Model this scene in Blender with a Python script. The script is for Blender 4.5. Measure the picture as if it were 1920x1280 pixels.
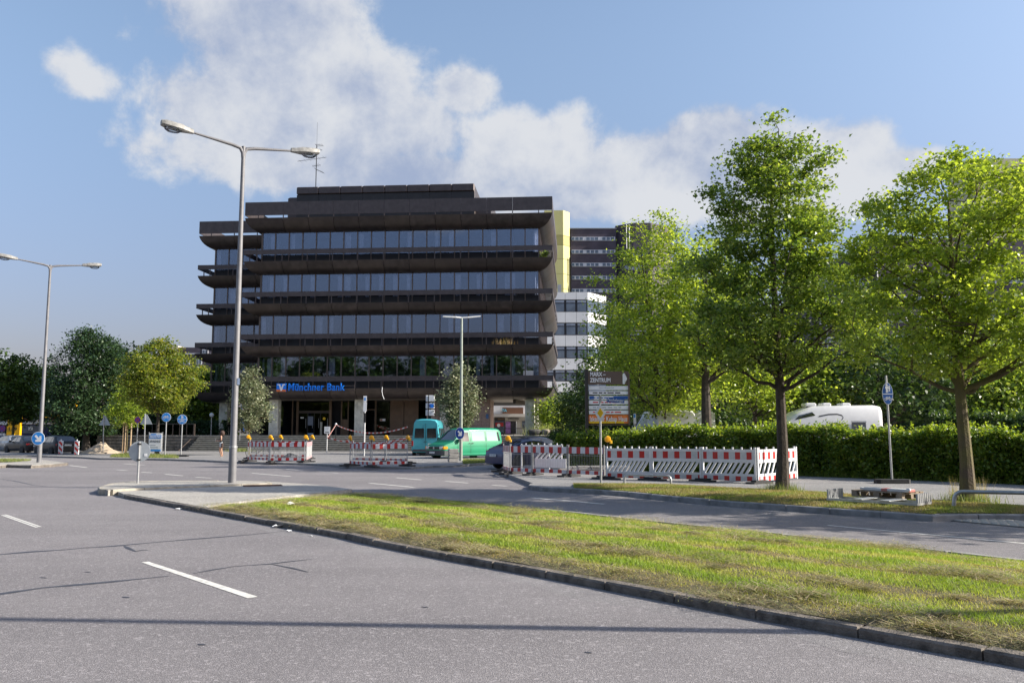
import bpy, math, random
import numpy as np
from mathutils import Vector, Matrix
R = math.radians
for o in list(bpy.data.objects): bpy.data.objects.remove(o)
S = bpy.context.scene
COL = S.collection
# ------------------------------------------------------------------ camera
CAMH, FPX, PITCH = 1.6, 1600.0, math.atan(172/1600)
cam = bpy.data.cameras.new('camera'); cam.sensor_width = 36; cam.lens = 30.0; cam.clip_end = 6000
cobj = bpy.data.objects.new('camera', cam); COL.objects.link(cobj)
cobj.location = (0, 0, CAMH); cobj.rotation_euler = (math.pi/2+PITCH, 0, 0)
S.camera = cobj
# ------------------------------------------------------------------ sun, sky, exposure
SUN_EL = R(29); SUN_DIR = Vector((1, -0.07, 0)).normalized()
sl = bpy.data.lights.new('sun', 'SUN'); sl.energy = 4.8; sl.angle = R(0.53); sl.color = (1, .925, .81)
so = bpy.data.objects.new('sun', sl); COL.objects.link(so); so.location = (60, -4, 40)
sv = Vector((SUN_DIR.x*math.cos(SUN_EL), SUN_DIR.y*math.cos(SUN_EL), math.sin(SUN_EL)))
so.rotation_euler = sv.to_track_quat('Z', 'Y').to_euler()
S.view_settings.view_transform = 'Standard'; S.view_settings.look = 'None'
S.view_settings.gamma = 1; S.view_settings.use_curve_mapping = False
S.view_settings.exposure = 0.95
W = bpy.data.worlds.new('World'); S.world = W; W.use_nodes = True
wt = W.node_tree; wt.nodes.clear()
def wn(t, **k):
    n = wt.nodes.new(t)
    for a, b in k.items(): setattr(n, a, b)
    return n
def wm(op, a, b=None, c=None, clamp=False):
    n = wn('ShaderNodeMath', operation=op, use_clamp=clamp)
    for i, x in enumerate((a, b, c)):
        if x is None: continue
        if isinstance(x, (int, float)): n.inputs[i].default_value = x
        else: wt.links.new(x, n.inputs[i])
    return n.outputs[0]
sky = wn('ShaderNodeTexSky', sky_type='NISHITA'); sky.sun_disc = False
sky.sun_elevation = SUN_EL; sky.sun_rotation = math.atan2(SUN_DIR.x, SUN_DIR.y)
sky.air_density = 1.35; sky.dust_density = 1.7; sky.ozone_density = 2.2
tc = wn('ShaderNodeTexCoord'); sep = wn('ShaderNodeSeparateXYZ'); wt.links.new(tc.outputs['Generated'], sep.inputs[0])
az = wm('ARCTAN2', sep.outputs[0], sep.outputs[1]); el = wm('ARCSINE', sep.outputs[2])
azw = wm('WRAP', az, R(44), R(-38))      # the cloud bank goes on round the sky
def pix_ang(u, v):
    x = (u-960)/FPX; y = (640-v)/FPX
    d = Vector((x, math.cos(PITCH)-y*math.sin(PITCH), math.sin(PITCH)+y*math.cos(PITCH))).normalized()
    return math.atan2(d.x, d.y), math.asin(d.z)
n1 = wn('ShaderNodeTexNoise'); n1.inputs['Scale'].default_value = 11; n1.inputs['Detail'].default_value = 12; n1.inputs['Roughness'].default_value = .60
n1.inputs['Distortion'].default_value = .12
n2 = wn('ShaderNodeTexNoise'); n2.inputs['Scale'].default_value = 3.2; n2.inputs['Detail'].default_value = 4
for n in (n1, n2): wt.links.new(tc.outputs['Generated'], n.inputs['Vector'])
field = None
BLOBS = [(490,40,225,190),(600,60,120,150),(600,190,280,160),(400,205,150,100),(530,300,300,80),(720,235,210,100),(865,170,75,60),(118,122,60,36,.5),(160,152,62,40,.5),(1010,280,190,85),(780,330,230,60),
         (1180,320,270,105),(1330,300,220,95),(1560,300,160,85),(1690,312,90,45),(1030,380,300,60),(1500,380,200,60),(0,690,70,32)]
for (u, v, a, b, *amp) in BLOBS:
    A0, E0 = pix_ang(u, v); A1, _ = pix_ang(u+a, v); _, E1 = pix_ang(u, v-b)
    dx = wm('DIVIDE', wm('SUBTRACT', azw, A0), abs(A1-A0)); dy = wm('DIVIDE', wm('SUBTRACT', el, E0), abs(E1-E0))
    r = wm('SQRT', wm('ADD', wm('MULTIPLY', dx, dx), wm('MULTIPLY', dy, dy)))
    g = wm('MULTIPLY', wm('SUBTRACT', 1.0, r), amp[0] if amp else 1.0)
    field = g if field is None else wm('SMOOTH_MAX', field, g, .25)
dens = wm('ADD', wm('MULTIPLY', field, 1.0), wm('MULTIPLY', wm('SUBTRACT', n1.outputs[0], .5), 2.1))
cov = wn('ShaderNodeMapRange', interpolation_type='SMOOTHSTEP'); wt.links.new(dens, cov.inputs[0])
for i, x in ((1, -.04), (2, .42), (3, 0), (4, .95)): cov.inputs[i].default_value = x
cr = wn('ShaderNodeMapRange', interpolation_type='SMOOTHSTEP')
wt.links.new(wm('ADD', wm('MULTIPLY', n2.outputs[0], 1.0), wm('MULTIPLY', n1.outputs[0], .8)), cr.inputs[0])
for i, x in ((1, .70), (2, 1.02), (3, 0), (4, 1)): cr.inputs[i].default_value = x
cc = wn('ShaderNodeMix', data_type='RGBA')
cc.inputs[6].default_value = (.20, .24, .335, 1); cc.inputs[7].default_value = (.405, .415, .435, 1)
wt.links.new(cr.outputs[0], cc.inputs[0])
eg = wn('ShaderNodeMapRange', interpolation_type='SMOOTHSTEP'); wt.links.new(el, eg.inputs[0])
for i, x in ((1, -.02), (2, .50), (3, 0), (4, 1)): eg.inputs[i].default_value = x
hz = wn('ShaderNodeMix', data_type='RGBA'); wt.links.new(eg.outputs[0], hz.inputs[0])
hz.inputs[6].default_value = (.47, .43, .62, 1); hz.inputs[7].default_value = (.99, .94, .96, 1)    # gradient multiplied into the sky colour, darker and bluer towards the horizon
sm_ = wn('ShaderNodeMix', data_type='RGBA', blend_type='MULTIPLY'); sm_.inputs[0].default_value = 1
wt.links.new(sky.outputs[0], sm_.inputs[6]); wt.links.new(hz.outputs[2], sm_.inputs[7])
b1 = wn('ShaderNodeBackground'); b1.inputs[1].default_value = .109; wt.links.new(sm_.outputs[2], b1.inputs[0])
b2 = wn('ShaderNodeBackground'); b2.inputs[1].default_value = .95; wt.links.new(cc.outputs[2], b2.inputs[0])
mx = wn('ShaderNodeMixShader'); wt.links.new(cov.outputs[0], mx.inputs[0]); wt.links.new(b1.outputs[0], mx.inputs[1]); wt.links.new(b2.outputs[0], mx.inputs[2])
wo = wn('ShaderNodeOutputWorld'); wt.links.new(mx.outputs[0], wo.inputs[0])
# ------------------------------------------------------------------ pixel -> place
_c, _s = math.cos(PITCH), math.sin(PITCH)
def ray(u, v):
    x = (u-960)/FPX; y = (640-v)/FPX
    return Vector((x, _c-y*_s, _s+y*_c))
def G(u, v, z=0.0):
    d = ray(u, v); t = (z-CAMH)/d.z
    return Vector((d.x*t, d.y*t, z))
def A(u, v, Y):
    d = ray(u, v); t = Y/d.y
    return Vector((d.x*t, Y, CAMH+d.z*t))
# ------------------------------------------------------------------ helpers
def tag(o, label=None, cat=None, group=None, kind=None):
    if label: o['label'] = label
    if cat: o['category'] = cat
    if group: o['group'] = group
    if kind: o['kind'] = kind
    return o
def thing(name, label, cat, loc=(0, 0, 0), rz=0, group=None):
    o = bpy.data.objects.new(name, None); COL.objects.link(o); o.empty_display_size = .2
    o.location = loc; o.rotation_euler = (0, 0, rz)
    return tag(o, label, cat, group)
def inst(name, me, parent=None, loc=(0, 0, 0), rot=(0, 0, 0), scale=None):
    o = bpy.data.objects.new(name, me); COL.objects.link(o); o.location = loc; o.rotation_euler = rot
    if scale: o.scale = scale
    if parent: o.parent = parent
    return o
def copy_tree(o, parent=None):
    c = o.copy(); COL.objects.link(c); c.parent = parent
    for ch in list(o.children): copy_tree(ch, c)
    return c
class MB:
    def __init__(s): s.v = []; s.f = []; s.m = []; s.cur = 0
    def add(s, vs, fs):
        n = len(s.v); s.v += [tuple(p) for p in vs]
        for f in fs: s.f.append([i+n for i in f]); s.m.append(s.cur)
        return s
    def box(s, x0, x1, y0, y1, z0, z1):
        return s.add([(x0,y0,z0),(x1,y0,z0),(x1,y1,z0),(x0,y1,z0),(x0,y0,z1),(x1,y0,z1),(x1,y1,z1),(x0,y1,z1)],
              [(0,3,2,1),(4,5,6,7),(0,1,5,4),(1,2,6,5),(2,3,7,6),(3,0,4,7)])
    def bevbox(s, x0, x1, y0, y1, z0, z1, b=.02):
        pts = [(x0+b,y0),(x1-b,y0),(x1,y0+b),(x1,y1-b),(x1-b,y1),(x0+b,y1),(x0,y1-b),(x0,y0+b)]
        cx, cy = (x0+x1)/2, (y0+y1)/2
        def ins(p, d): return (p[0]-d*(1 if p[0]>cx else -1), p[1]-d*(1 if p[1]>cy else -1))
        vs = [ins(p,b)+(z0,) for p in pts]+[p+(z0+b,) for p in pts]+[p+(z1-b,) for p in pts]+[ins(p,b)+(z1,) for p in pts]
        fs = [tuple(range(7,-1,-1)), tuple(range(24,32))]
        for k in range(3):
            for i in range(8): j = (i+1) % 8; fs.append((k*8+i, k*8+j, k*8+8+j, k*8+8+i))
        return s.add(vs, fs)
    def tube(s, pts, r, n=8, cap=True):
        pts = [Vector(p) for p in pts]
        if not isinstance(r, (list, tuple)): r = [r]*len(pts)
        t0 = (pts[1]-pts[0]).normalized()
        a = Vector((0,0,1)) if abs(t0.z) < .9 else Vector((1,0,0))
        u = t0.cross(a).normalized(); vs = []
        for i, p in enumerate(pts):
            if i == 0: t = t0
            elif i == len(pts)-1: t = (pts[i]-pts[i-1]).normalized()
            else: t = ((pts[i]-pts[i-1]).normalized()+(pts[i+1]-pts[i]).normalized()).normalized()
            u = (u-t*u.dot(t)).normalized(); w = t.cross(u)
            for k in range(n):
                an = 2*math.pi*k/n; vs.append(p+u*(r[i]*math.cos(an))+w*(r[i]*math.sin(an)))
        fs = []
        for i in range(len(pts)-1):
            for k in range(n):
                k2 = (k+1) % n; fs.append((i*n+k, i*n+k2, (i+1)*n+k2, (i+1)*n+k))
        if cap: fs += [tuple(range(n-1,-1,-1)), tuple(range((len(pts)-1)*n, len(pts)*n))]
        return s.add(vs, fs)
    def prism(s, pts, z0, z1):          # polygon in xy, pulled up
        n = len(pts); vs = [(p[0],p[1],z0) for p in pts]+[(p[0],p[1],z1) for p in pts]
        return s.add(vs, [tuple(range(n-1,-1,-1)), tuple(range(n,2*n))]+[(i,(i+1)%n,n+(i+1)%n,n+i) for i in range(n)])
    def plate(s, pts, y0, y1):          # polygon in xz, thickness in y (front is y0)
        n = len(pts); vs = [(p[0],y0,p[1]) for p in pts]+[(p[0],y1,p[1]) for p in pts]
        return s.add(vs, [tuple(range(n)), tuple(range(2*n-1,n-1,-1))]+[((i+1)%n,i,n+i,n+(i+1)%n) for i in range(n)])
    def lathe(s, prof, n=16, c=(0,0,0), axis='z'):
        vs = []
        for r, h in prof:
            for k in range(n):
                a = 2*math.pi*k/n; x, y = r*math.cos(a), r*math.sin(a)
                p = (x,y,h) if axis=='z' else ((x,h,y) if axis=='y' else (h,x,y))
                vs.append((p[0]+c[0],p[1]+c[1],p[2]+c[2]))
        m = len(prof); fs = []
        for i in range(m-1):
            for k in range(n): k2=(k+1)%n; fs.append((i*n+k,i*n+k2,(i+1)*n+k2,(i+1)*n+k))
        fs += [tuple(range(n-1,-1,-1)), tuple(range((m-1)*n,m*n))]
        return s.add(vs, fs)
    def mesh(s, name, mats, smooth=False):
        me = bpy.data.meshes.new(name); me.from_pydata(s.v, [], s.f)
        mats = mats if isinstance(mats, (list, tuple)) else [mats]
        for m in mats: me.materials.append(m)
        if len(mats) > 1: me.polygons.foreach_set('material_index', s.m)
        if smooth: me.polygons.foreach_set('use_smooth', [True]*len(s.f))
        me.update(); me.validate()
        if smooth:
            try: me.set_sharp_from_angle(angle=R(38))
            except Exception: pass
        return me
    def build(s, name, mats, parent=None, loc=(0,0,0), rot=(0,0,0), smooth=False):
        return inst(name, s.mesh(name, mats, smooth), parent, loc, rot)
def circ(r, n=24, cx=0, cz=0, a0=0): return [(cx+r*math.cos(a0+2*math.pi*i/n), cz+r*math.sin(a0+2*math.pi*i/n)) for i in range(n)]
# ------------------------------------------------------------------ materials
MATS = {}
def M(name, col, rough=.6, metal=0, var=.12, scale=6, bump=0, bscale=40, spec=.5, emit=None, coat=0, col2=None):
    if name in MATS: return MATS[name]
    m = bpy.data.materials.new(name); m.use_nodes = True; nt = m.node_tree; b = nt.nodes['Principled BSDF']
    t = nt.nodes.new('ShaderNodeTexCoord'); n = nt.nodes.new('ShaderNodeTexNoise'); n.inputs['Scale'].default_value = scale; n.inputs['Detail'].default_value = 5
    nt.links.new(t.outputs['Object'], n.inputs['Vector'])
    mr = nt.nodes.new('ShaderNodeMapRange'); nt.links.new(n.outputs[0], mr.inputs[0]); mr.inputs[1].default_value=.3; mr.inputs[2].default_value=.7
    mx = nt.nodes.new('ShaderNodeMix'); mx.data_type='RGBA'; nt.links.new(mr.outputs[0], mx.inputs[0])
    c2 = col2 or tuple(min(1, c*(1+var)) for c in col); c1 = col if col2 else tuple(c*(1-var) for c in col)
    mx.inputs[6].default_value = (*c1, 1); mx.inputs[7].default_value = (*c2, 1)
    nt.links.new(mx.outputs[2], b.inputs['Base Color'])
    b.inputs['Roughness'].default_value = rough; b.inputs['Metallic'].default_value = metal; b.inputs['Specular IOR Level'].default_value = spec
    if coat: b.inputs['Coat Weight'].default_value = coat; b.inputs['Coat Roughness'].default_value = .08
    if emit: b.inputs['Emission Color'].default_value = (*emit[0],1); b.inputs['Emission Strength'].default_value = emit[1]
    if bump:
        n3 = nt.nodes.new('ShaderNodeTexNoise'); n3.inputs['Scale'].default_value = bscale; n3.inputs['Detail'].default_value = 6
        nt.links.new(t.outputs['Object'], n3.inputs['Vector'])
        bp = nt.nodes.new('ShaderNodeBump'); bp.inputs['Strength'].default_value = bump; bp.inputs['Distance'].default_value = .02
        nt.links.new(n3.outputs[0], bp.inputs['Height']); nt.links.new(bp.outputs[0], b.inputs['Normal'])
    MATS[name] = m; return m
def nd(nt, t, **k):
    n = nt.nodes.new(t)
    for a, b in k.items(): setattr(n, a, b)
    return n
def asphalt(name, c0, c1, fine=140, patch=.22):
    if name in MATS: return MATS[name]
    m = bpy.data.materials.new(name); m.use_nodes = True; nt = m.node_tree; b = nt.nodes['Principled BSDF']; L = nt.links.new
    t = nd(nt,'ShaderNodeTexCoord')
    def noise(sc, det, ro=.6):
        n = nd(nt,'ShaderNodeTexNoise'); n.inputs['Scale'].default_value=sc; n.inputs['Detail'].default_value=det; n.inputs['Roughness'].default_value=ro
        L(t.outputs['Object'], n.inputs['Vector']); return n.outputs[0]
    def mixc(f, a, b_, typ='MIX'):
        x = nd(nt,'ShaderNodeMix',data_type='RGBA',blend_type=typ)
        for i, q in ((0,f),(6,a),(7,b_)):
            if isinstance(q,(int,float)): x.inputs[i].default_value=q
            elif isinstance(q,tuple): x.inputs[i].default_value=(*q,1)
            else: L(q,x.inputs[i])
        return x.outputs[2]
    def ramp(x, lo, hi, a=0, c=1):
        r = nd(nt,'ShaderNodeMapRange'); L(x,r.inputs[0])
        for i,q in ((1,lo),(2,hi),(3,a),(4,c)): r.inputs[i].default_value=q
        return r.outputs[0]
    base = mixc(ramp(noise(patch,5),.35,.65), c0, c1)
    base = mixc(ramp(noise(2.2,5),.35,.7,0,.35), base, tuple(x*.8 for x in c0))
    vo = nd(nt,'ShaderNodeTexVoronoi',feature='F1'); vo.inputs['Scale'].default_value=fine; L(t.outputs['Object'],vo.inputs['Vector'])
    sc = nd(nt,'ShaderNodeSeparateColor'); L(vo.outputs['Color'],sc.inputs[0])
    mp=nd(nt,'ShaderNodeMapping'); mp.inputs['Rotation'].default_value=(0,0,R(49)); mp.inputs['Scale'].default_value=(.05,.75,1); L(t.outputs['Object'],mp.inputs['Vector'])
    ln=nd(nt,'ShaderNodeTexNoise'); ln.inputs['Scale'].default_value=1; ln.inputs['Detail'].default_value=3; L(mp.outputs[0],ln.inputs['Vector'])
    base = mixc(ramp(ln.outputs[0],.40,.66,0,.5), base, tuple(x*.72 for x in c0))
    base = mixc(ramp(noise(.9,6,.7),.60,.74,0,.35), base, tuple(x*.6 for x in c0))
    base = mixc(ramp(sc.outputs[0],.62,1.0,0,.55), base, tuple(min(1,x*2.1) for x in c1))
    base = mixc(ramp(sc.outputs[1],.62,1.0,0,.55), base, tuple(x*.42 for x in c0))
    vo2 = nd(nt,'ShaderNodeTexVoronoi',feature='F1'); vo2.inputs['Scale'].default_value=fine*.27; L(t.outputs['Object'],vo2.inputs['Vector'])
    s2 = nd(nt,'ShaderNodeSeparateColor'); L(vo2.outputs['Color'],s2.inputs[0])
    base = mixc(ramp(s2.outputs[0],.9,1.0,0,.4), base, tuple(min(1,x*2.0) for x in c1))
    L(base,b.inputs['Base Color']); b.inputs['Roughness'].default_value=.82; b.inputs['Specular IOR Level'].default_value=.35
    bp = nd(nt,'ShaderNodeBump'); bp.inputs['Strength'].default_value=.55; bp.inputs['Distance'].default_value=.006
    L(vo.outputs['Distance'],bp.inputs['Height']); L(bp.outputs[0],b.inputs['Normal'])
    MATS[name]=m; return m
def stripes(name, ca, cb, period, frac, kx=1, kz=0, off=0, rough=.45):
    if name in MATS: return MATS[name]
    m = bpy.data.materials.new(name); m.use_nodes = True; nt = m.node_tree; b = nt.nodes['Principled BSDF']; L = nt.links.new
    t = nd(nt,'ShaderNodeTexCoord'); s = nd(nt,'ShaderNodeSeparateXYZ'); L(t.outputs['Object'], s.inputs[0])
    def mth(op,a,c):
        n = nd(nt,'ShaderNodeMath',operation=op)
        for i,q in enumerate((a,c)):
            if isinstance(q,(int,float)): n.inputs[i].default_value=q
            else: L(q,n.inputs[i])
        return n.outputs[0]
    x = mth('ADD', mth('ADD', mth('MULTIPLY',s.outputs[0],kx), mth('MULTIPLY',s.outputs[2],kz)), off+100*period)
    f = mth('LESS_THAN', mth('MODULO', x, period), period*frac)
    no = nd(nt,'ShaderNodeTexNoise'); no.inputs['Scale'].default_value=9; no.inputs['Detail'].default_value=6; L(t.outputs['Object'],no.inputs['Vector'])
    mx = nd(nt,'ShaderNodeMix',data_type='RGBA'); L(f,mx.inputs[0]); mx.inputs[6].default_value=(*cb,1); mx.inputs[7].default_value=(*ca,1)
    m2 = nd(nt,'ShaderNodeMix',data_type='RGBA',blend_type='MULTIPLY'); m2.inputs[0].default_value=.35; L(mx.outputs[2],m2.inputs[6]); L(no.outputs[0],m2.inputs[7])
    L(m2.outputs[2],b.inputs['Base Color']); b.inputs['Roughness'].default_value=rough
    MATS[name]=m; return m
def foliage(name, trans=.38, tint=(1.25,1.2,.6), rough=.42):
    if name in MATS: return MATS[name]
    m = bpy.data.materials.new(name); m.use_nodes = True; nt = m.node_tree; L = nt.links.new
    b = nt.nodes['Principled BSDF']; out = nt.nodes['Material Output']
    a = nd(nt,'ShaderNodeAttribute',attribute_name='Col')
    L(a.outputs['Color'],b.inputs['Base Color']); b.inputs['Roughness'].default_value=rough; b.inputs['Specular IOR Level'].default_value=.4
    tr = nd(nt,'ShaderNodeBsdfTranslucent')
    mu = nd(nt,'ShaderNodeMix',data_type='RGBA',blend_type='MULTIPLY'); mu.inputs[0].default_value=1; L(a.outputs['Color'],mu.inputs[6]); mu.inputs[7].default_value=(*[t*1.6 for t in tint],1)
    L(mu.outputs[2],tr.inputs[0])
    mx = nd(nt,'ShaderNodeMixShader'); mx.inputs[0].default_value=trans; L(b.outputs[0],mx.inputs[1]); L(tr.outputs[0],mx.inputs[2]); L(mx.outputs[0],out.inputs[0])
    MATS[name]=m; return m
def glass_mat(name, tint=(.3,.33,.38), refl=.22, rough=.02, gl=(.8,.86,1)):
    if name in MATS: return MATS[name]
    m = bpy.data.materials.new(name); m.use_nodes = True; nt = m.node_tree; L = nt.links.new
    out = nt.nodes['Material Output']; nt.nodes.remove(nt.nodes['Principled BSDF'])
    tr = nd(nt,'ShaderNodeBsdfTransparent'); tr.inputs[0].default_value=(*tint,1)
    g = nd(nt,'ShaderNodeBsdfGlossy'); g.inputs['Roughness'].default_value=rough; g.inputs[0].default_value=(*gl,1)
    fr = nd(nt,'ShaderNodeFresnel'); fr.inputs[0].default_value=1.5
    ad = nd(nt,'ShaderNodeMath',operation='ADD',use_clamp=True); L(fr.outputs[0],ad.inputs[0]); ad.inputs[1].default_value=refl
    t = nd(nt,'ShaderNodeTexCoord'); no = nd(nt,'ShaderNodeTexNoise'); no.inputs['Scale'].default_value=.9; L(t.outputs['Object'],no.inputs['Vector'])
    bp = nd(nt,'ShaderNodeBump'); bp.inputs['Strength'].default_value=.04; bp.inputs['Distance'].default_value=.05; L(no.outputs[0],bp.inputs['Height']); L(bp.outputs[0],g.inputs['Normal'])
    mx = nd(nt,'ShaderNodeMixShader'); L(ad.outputs[0],mx.inputs[0]); L(tr.outputs[0],mx.inputs[1]); L(g.outputs[0],mx.inputs[2]); L(mx.outputs[0],out.inputs[0])
    MATS[name]=m; return m
WHITE = M('white_paint',(.75,.75,.73),.45,var=.06)
GALV = M('galvanised_steel',(.42,.43,.44),.42,.6,var=.15,scale=12)
POLE = M('pole_grey_paint',(.17,.17,.18),.55,.1,var=.12,scale=5)
DARKM = M('dark_metal',(.03,.03,.032),.45,.4)
RUBBER = M('black_rubber',(.028,.028,.03),.75,var=.3,bump=.3)
BLUE = M('sign_blue',(.018,.10,.36),.4,var=.05)
LBLUE = M('sign_light_blue',(.03,.27,.72),.4,var=.05)
SIGNW = M('sign_white',(.80,.81,.82),.4,var=.03)
RED = M('sign_red',(.55,.02,.025),.4,var=.06)
YEL = M('sign_yellow',(.85,.52,.01),.4,var=.05)
BACK = M('sign_back_grey',(.42,.46,.49),.5,.2,var=.08)
BLACK = M('black_print',(.012,.012,.013),.5)
def text_mesh(s, size, depth=.01, mat=None, bold=.0, spacing=1, align='CENTER'):
    c = bpy.data.curves.new('lettering','FONT'); c.body=s; c.size=size; c.extrude=depth/2; c.offset=bold*size; c.space_character=spacing
    c.align_x=align; c.align_y='CENTER'; c.resolution_u=2
    o = bpy.data.objects.new('lettering',c); COL.objects.link(o)
    bpy.context.view_layer.update()
    me = bpy.data.meshes.new_from_object(o.evaluated_get(bpy.context.evaluated_depsgraph_get()))
    bpy.data.objects.remove(o); bpy.data.curves.remove(c)
    me.materials.clear(); me.materials.append(mat); me.name='lettering'; return me
def letter(s, size, mat, parent, loc, depth=.012, bold=0, name='lettering', fitw=None, spacing=1, align='CENTER', rot=(math.pi/2,0,0)):
    me = text_mesh(s,size,depth,mat,bold,spacing,align); sc=None
    if fitw:
        xs=[v.co.x for v in me.vertices]; w=max(xs)-min(xs); sc=(fitw/w,1,1)
    return inst(name,me,parent,loc,rot,sc)
# ================================================================== the ground
rng = np.random.default_rng(7); random.seed(7)
ASPH = asphalt('asphalt', (.158,.148,.152), (.222,.209,.211), patch=.16)
ASPH2 = asphalt('pavement_asphalt', (.20,.195,.195), (.25,.245,.24), fine=110, patch=.5)
PAVE = asphalt('pale_paving', (.30,.285,.26), (.37,.35,.31), fine=70, patch=.9)
KERB = M('kerb_granite',(.155,.135,.115),.85,var=.5,scale=9,bump=.7,bscale=55)
KERB2 = M('kerb_concrete',(.235,.23,.225),.85,var=.3,scale=5,bump=.4,bscale=60)
SOIL = M('mown_turf_soil',(.075,.062,.04),.9,var=.5,scale=14,bump=.8,bscale=50,col2=(.14,.13,.05))
gm = MB(); gm.box(-1500,1500,-900,2500,-1.0,-.03)
tag(gm.build('ground', M('earth',(.10,.10,.06),.95,var=.3,scale=.4)), 'level ground reaching to the horizon', 'ground', kind='structure')
rm = MB(); rm.box(-170,150,-60,73,-.4,0)
road = tag(rm.build('road', ASPH), 'grey asphalt carriageways and junction', 'road', kind='structure')
MARK = M('road_marking_white',(.58,.57,.53),.75,var=.28,scale=11,bump=.3)
TAR = M('crack_sealing_tar',(.045,.047,.058),.55,var=.3,scale=10)
def strip(name, pix, w, mat, z=.004, parent=road, taper=False):
    P = [G(u,v,z) for u,v in pix]; mb = MB(); vs=[]
    for i,p in enumerate(P):
        t = (P[min(i+1,len(P)-1)]-P[max(i-1,0)]).normalized(); n = Vector((-t.y,t.x,0))
        ww = w*(1 if not taper else (.35 if i in (0,len(P)-1) else 1+.5*math.sin(i*2.3)))
        vs += [p+n*ww/2, p-n*ww/2]
    fs = [(2*i,2*i+1,2*i+3,2*i+2) for i in range(len(P)-1)]
    mb.add(vs, fs); return mb.build(name, mat, parent)
mb = MB(); mb.add([G(u,v,.004) for u,v in ((265,1053.3),(465,1120.7),(483.3,1117.7),(278.3,1052))],[(0,1,2,3)]); mb.build('lane_marking',MARK,road)
strip('lane_marking',[(4,965),(69,988)],.045,MARK); strip('lane_marking',[(9,964),(76,987)],.045,MARK)
for a in ([(310,888.4),(343,891.5)],[(265,884.4),(285,885.8)],[(219,880.2),(239,881.6)],[(367,894),(396,895.7)],[(232,869),(271,871.5)],[(472,886.4),(545,892.6)],
          [(537,879.4),(569,881.9)],[(598,883.5),(635,886.4)],[(692,905),(777,913)],[(743,895),(790,899)],[(835,901.7),(877,905)],[(923,909),(950,910.7)],
          [(998,932.7),(1133,944.3)],[(130,872),(163,876)]):
    strip('lane_marking', a, .12, MARK)
strip('lane_marking',[(1551.7,984),(1735,1001),(1920,1018),(2150,1039)],.085,MARK)
def z3(l): return [(x/3,860+y/3) for x,y in l]
strip('crack_seal',z3([(-40,540),(150,523),(370,509),(500,497)]),.10,TAR,.003,taper=True)
strip('crack_seal',z3([(480,499),(640,489),(890,466),(1100,449),(1270,436),(1420,424),(1600,405)]),.075,TAR,.003,taper=True)
strip('crack_seal',z3([(700,488),(720,500),(765,520),(800,511),(838,512)]),.05,TAR,.0032,taper=True)
strip('crack_seal',z3([(-40,764),(0,758),(250,722),(420,708),(640,688),(800,672),(950,657)]),.085,TAR,.003,taper=True)
strip('crack_seal',z3([(1085,643),(1200,622),(1320,603),(1520,589),(1640,575),(1755,562)]),.045,TAR,.003,taper=True)
strip('crack_seal',z3([(1520,589),(1640,612),(1735,635)]),.035,TAR,.0034,taper=True)
strip('crack_seal',z3([(0,112),(90,125),(190,147),(260,155)]),.05,TAR,.003,taper=True)
for (u,v,w) in ((236,1118.6,.10),(81,1082,.06),(378,1207,.08),(797,1137,.06),(165,1072,.05),(1103,1222,.07)):
    strip('tar_spot',[(u-7,v-.6),(u,v),(u+7,v+1)],w*.4,TAR,.0036,taper=True)
def resample(P, step):
    P=[Vector(p) for p in P]; L=[0]
    for a,b in zip(P,P[1:]): L.append(L[-1]+(b-a).length)
    n=max(1,round(L[-1]/step)); out=[]
    for k in range(n+1):
        s=L[-1]*k/n; i=0
        while i<len(P)-2 and L[i+1]<s: i+=1
        f=(s-L[i])/max(1e-9,L[i+1]-L[i]); out.append(P[i].lerp(P[i+1],f))
    return out
def kerb(P, parent, mat, step=.95, w=.14, h=.12, name='kerb_stone', gap=.012):
    """stones whose road-side top edge runs along P; body lies to the left of the walking direction"""
    Q = resample([(p[0],p[1],0) for p in P], step); rr=random.Random(len(Q))
    N=[]
    for i in range(len(Q)):
        t=(Q[min(i+1,len(Q)-1)]-Q[max(i-1,0)]).normalized(); N.append(Vector((-t.y,t.x,0)))
    for i in range(len(Q)-1):
        t=(Q[i+1]-Q[i]).normalized(); g=t*gap/2; a,b=Q[i]+g,Q[i+1]-g; dz=rr.uniform(-.006,.006); do=N[i]*rr.uniform(-.006,.006)
        a,b=a+do,b+do; ai,bi=a+N[i]*w,b+N[i+1]*w; c=.018; hz=h+dz
        vs=[]
        for p,q,s in ((a,ai,1),(b,bi,-1)):
            n=(q-p).normalized(); e=t*(s*c)
            vs+=[p+Vector((0,0,-.1)), p+Vector((0,0,hz-c)), p+n*c+e*.4+Vector((0,0,hz)), q+e*.4+Vector((0,0,hz)), q+Vector((0,0,-.1))]
        fs=[(0,1,6,5),(1,2,7,6),(2,3,8,7),(3,4,9,8),(4,3,2,1,0),(5,6,7,8,9)]
        m=MB(); m.add(vs,[tuple(reversed(f)) for f in fs]); m.build(name,mat,parent)
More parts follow.
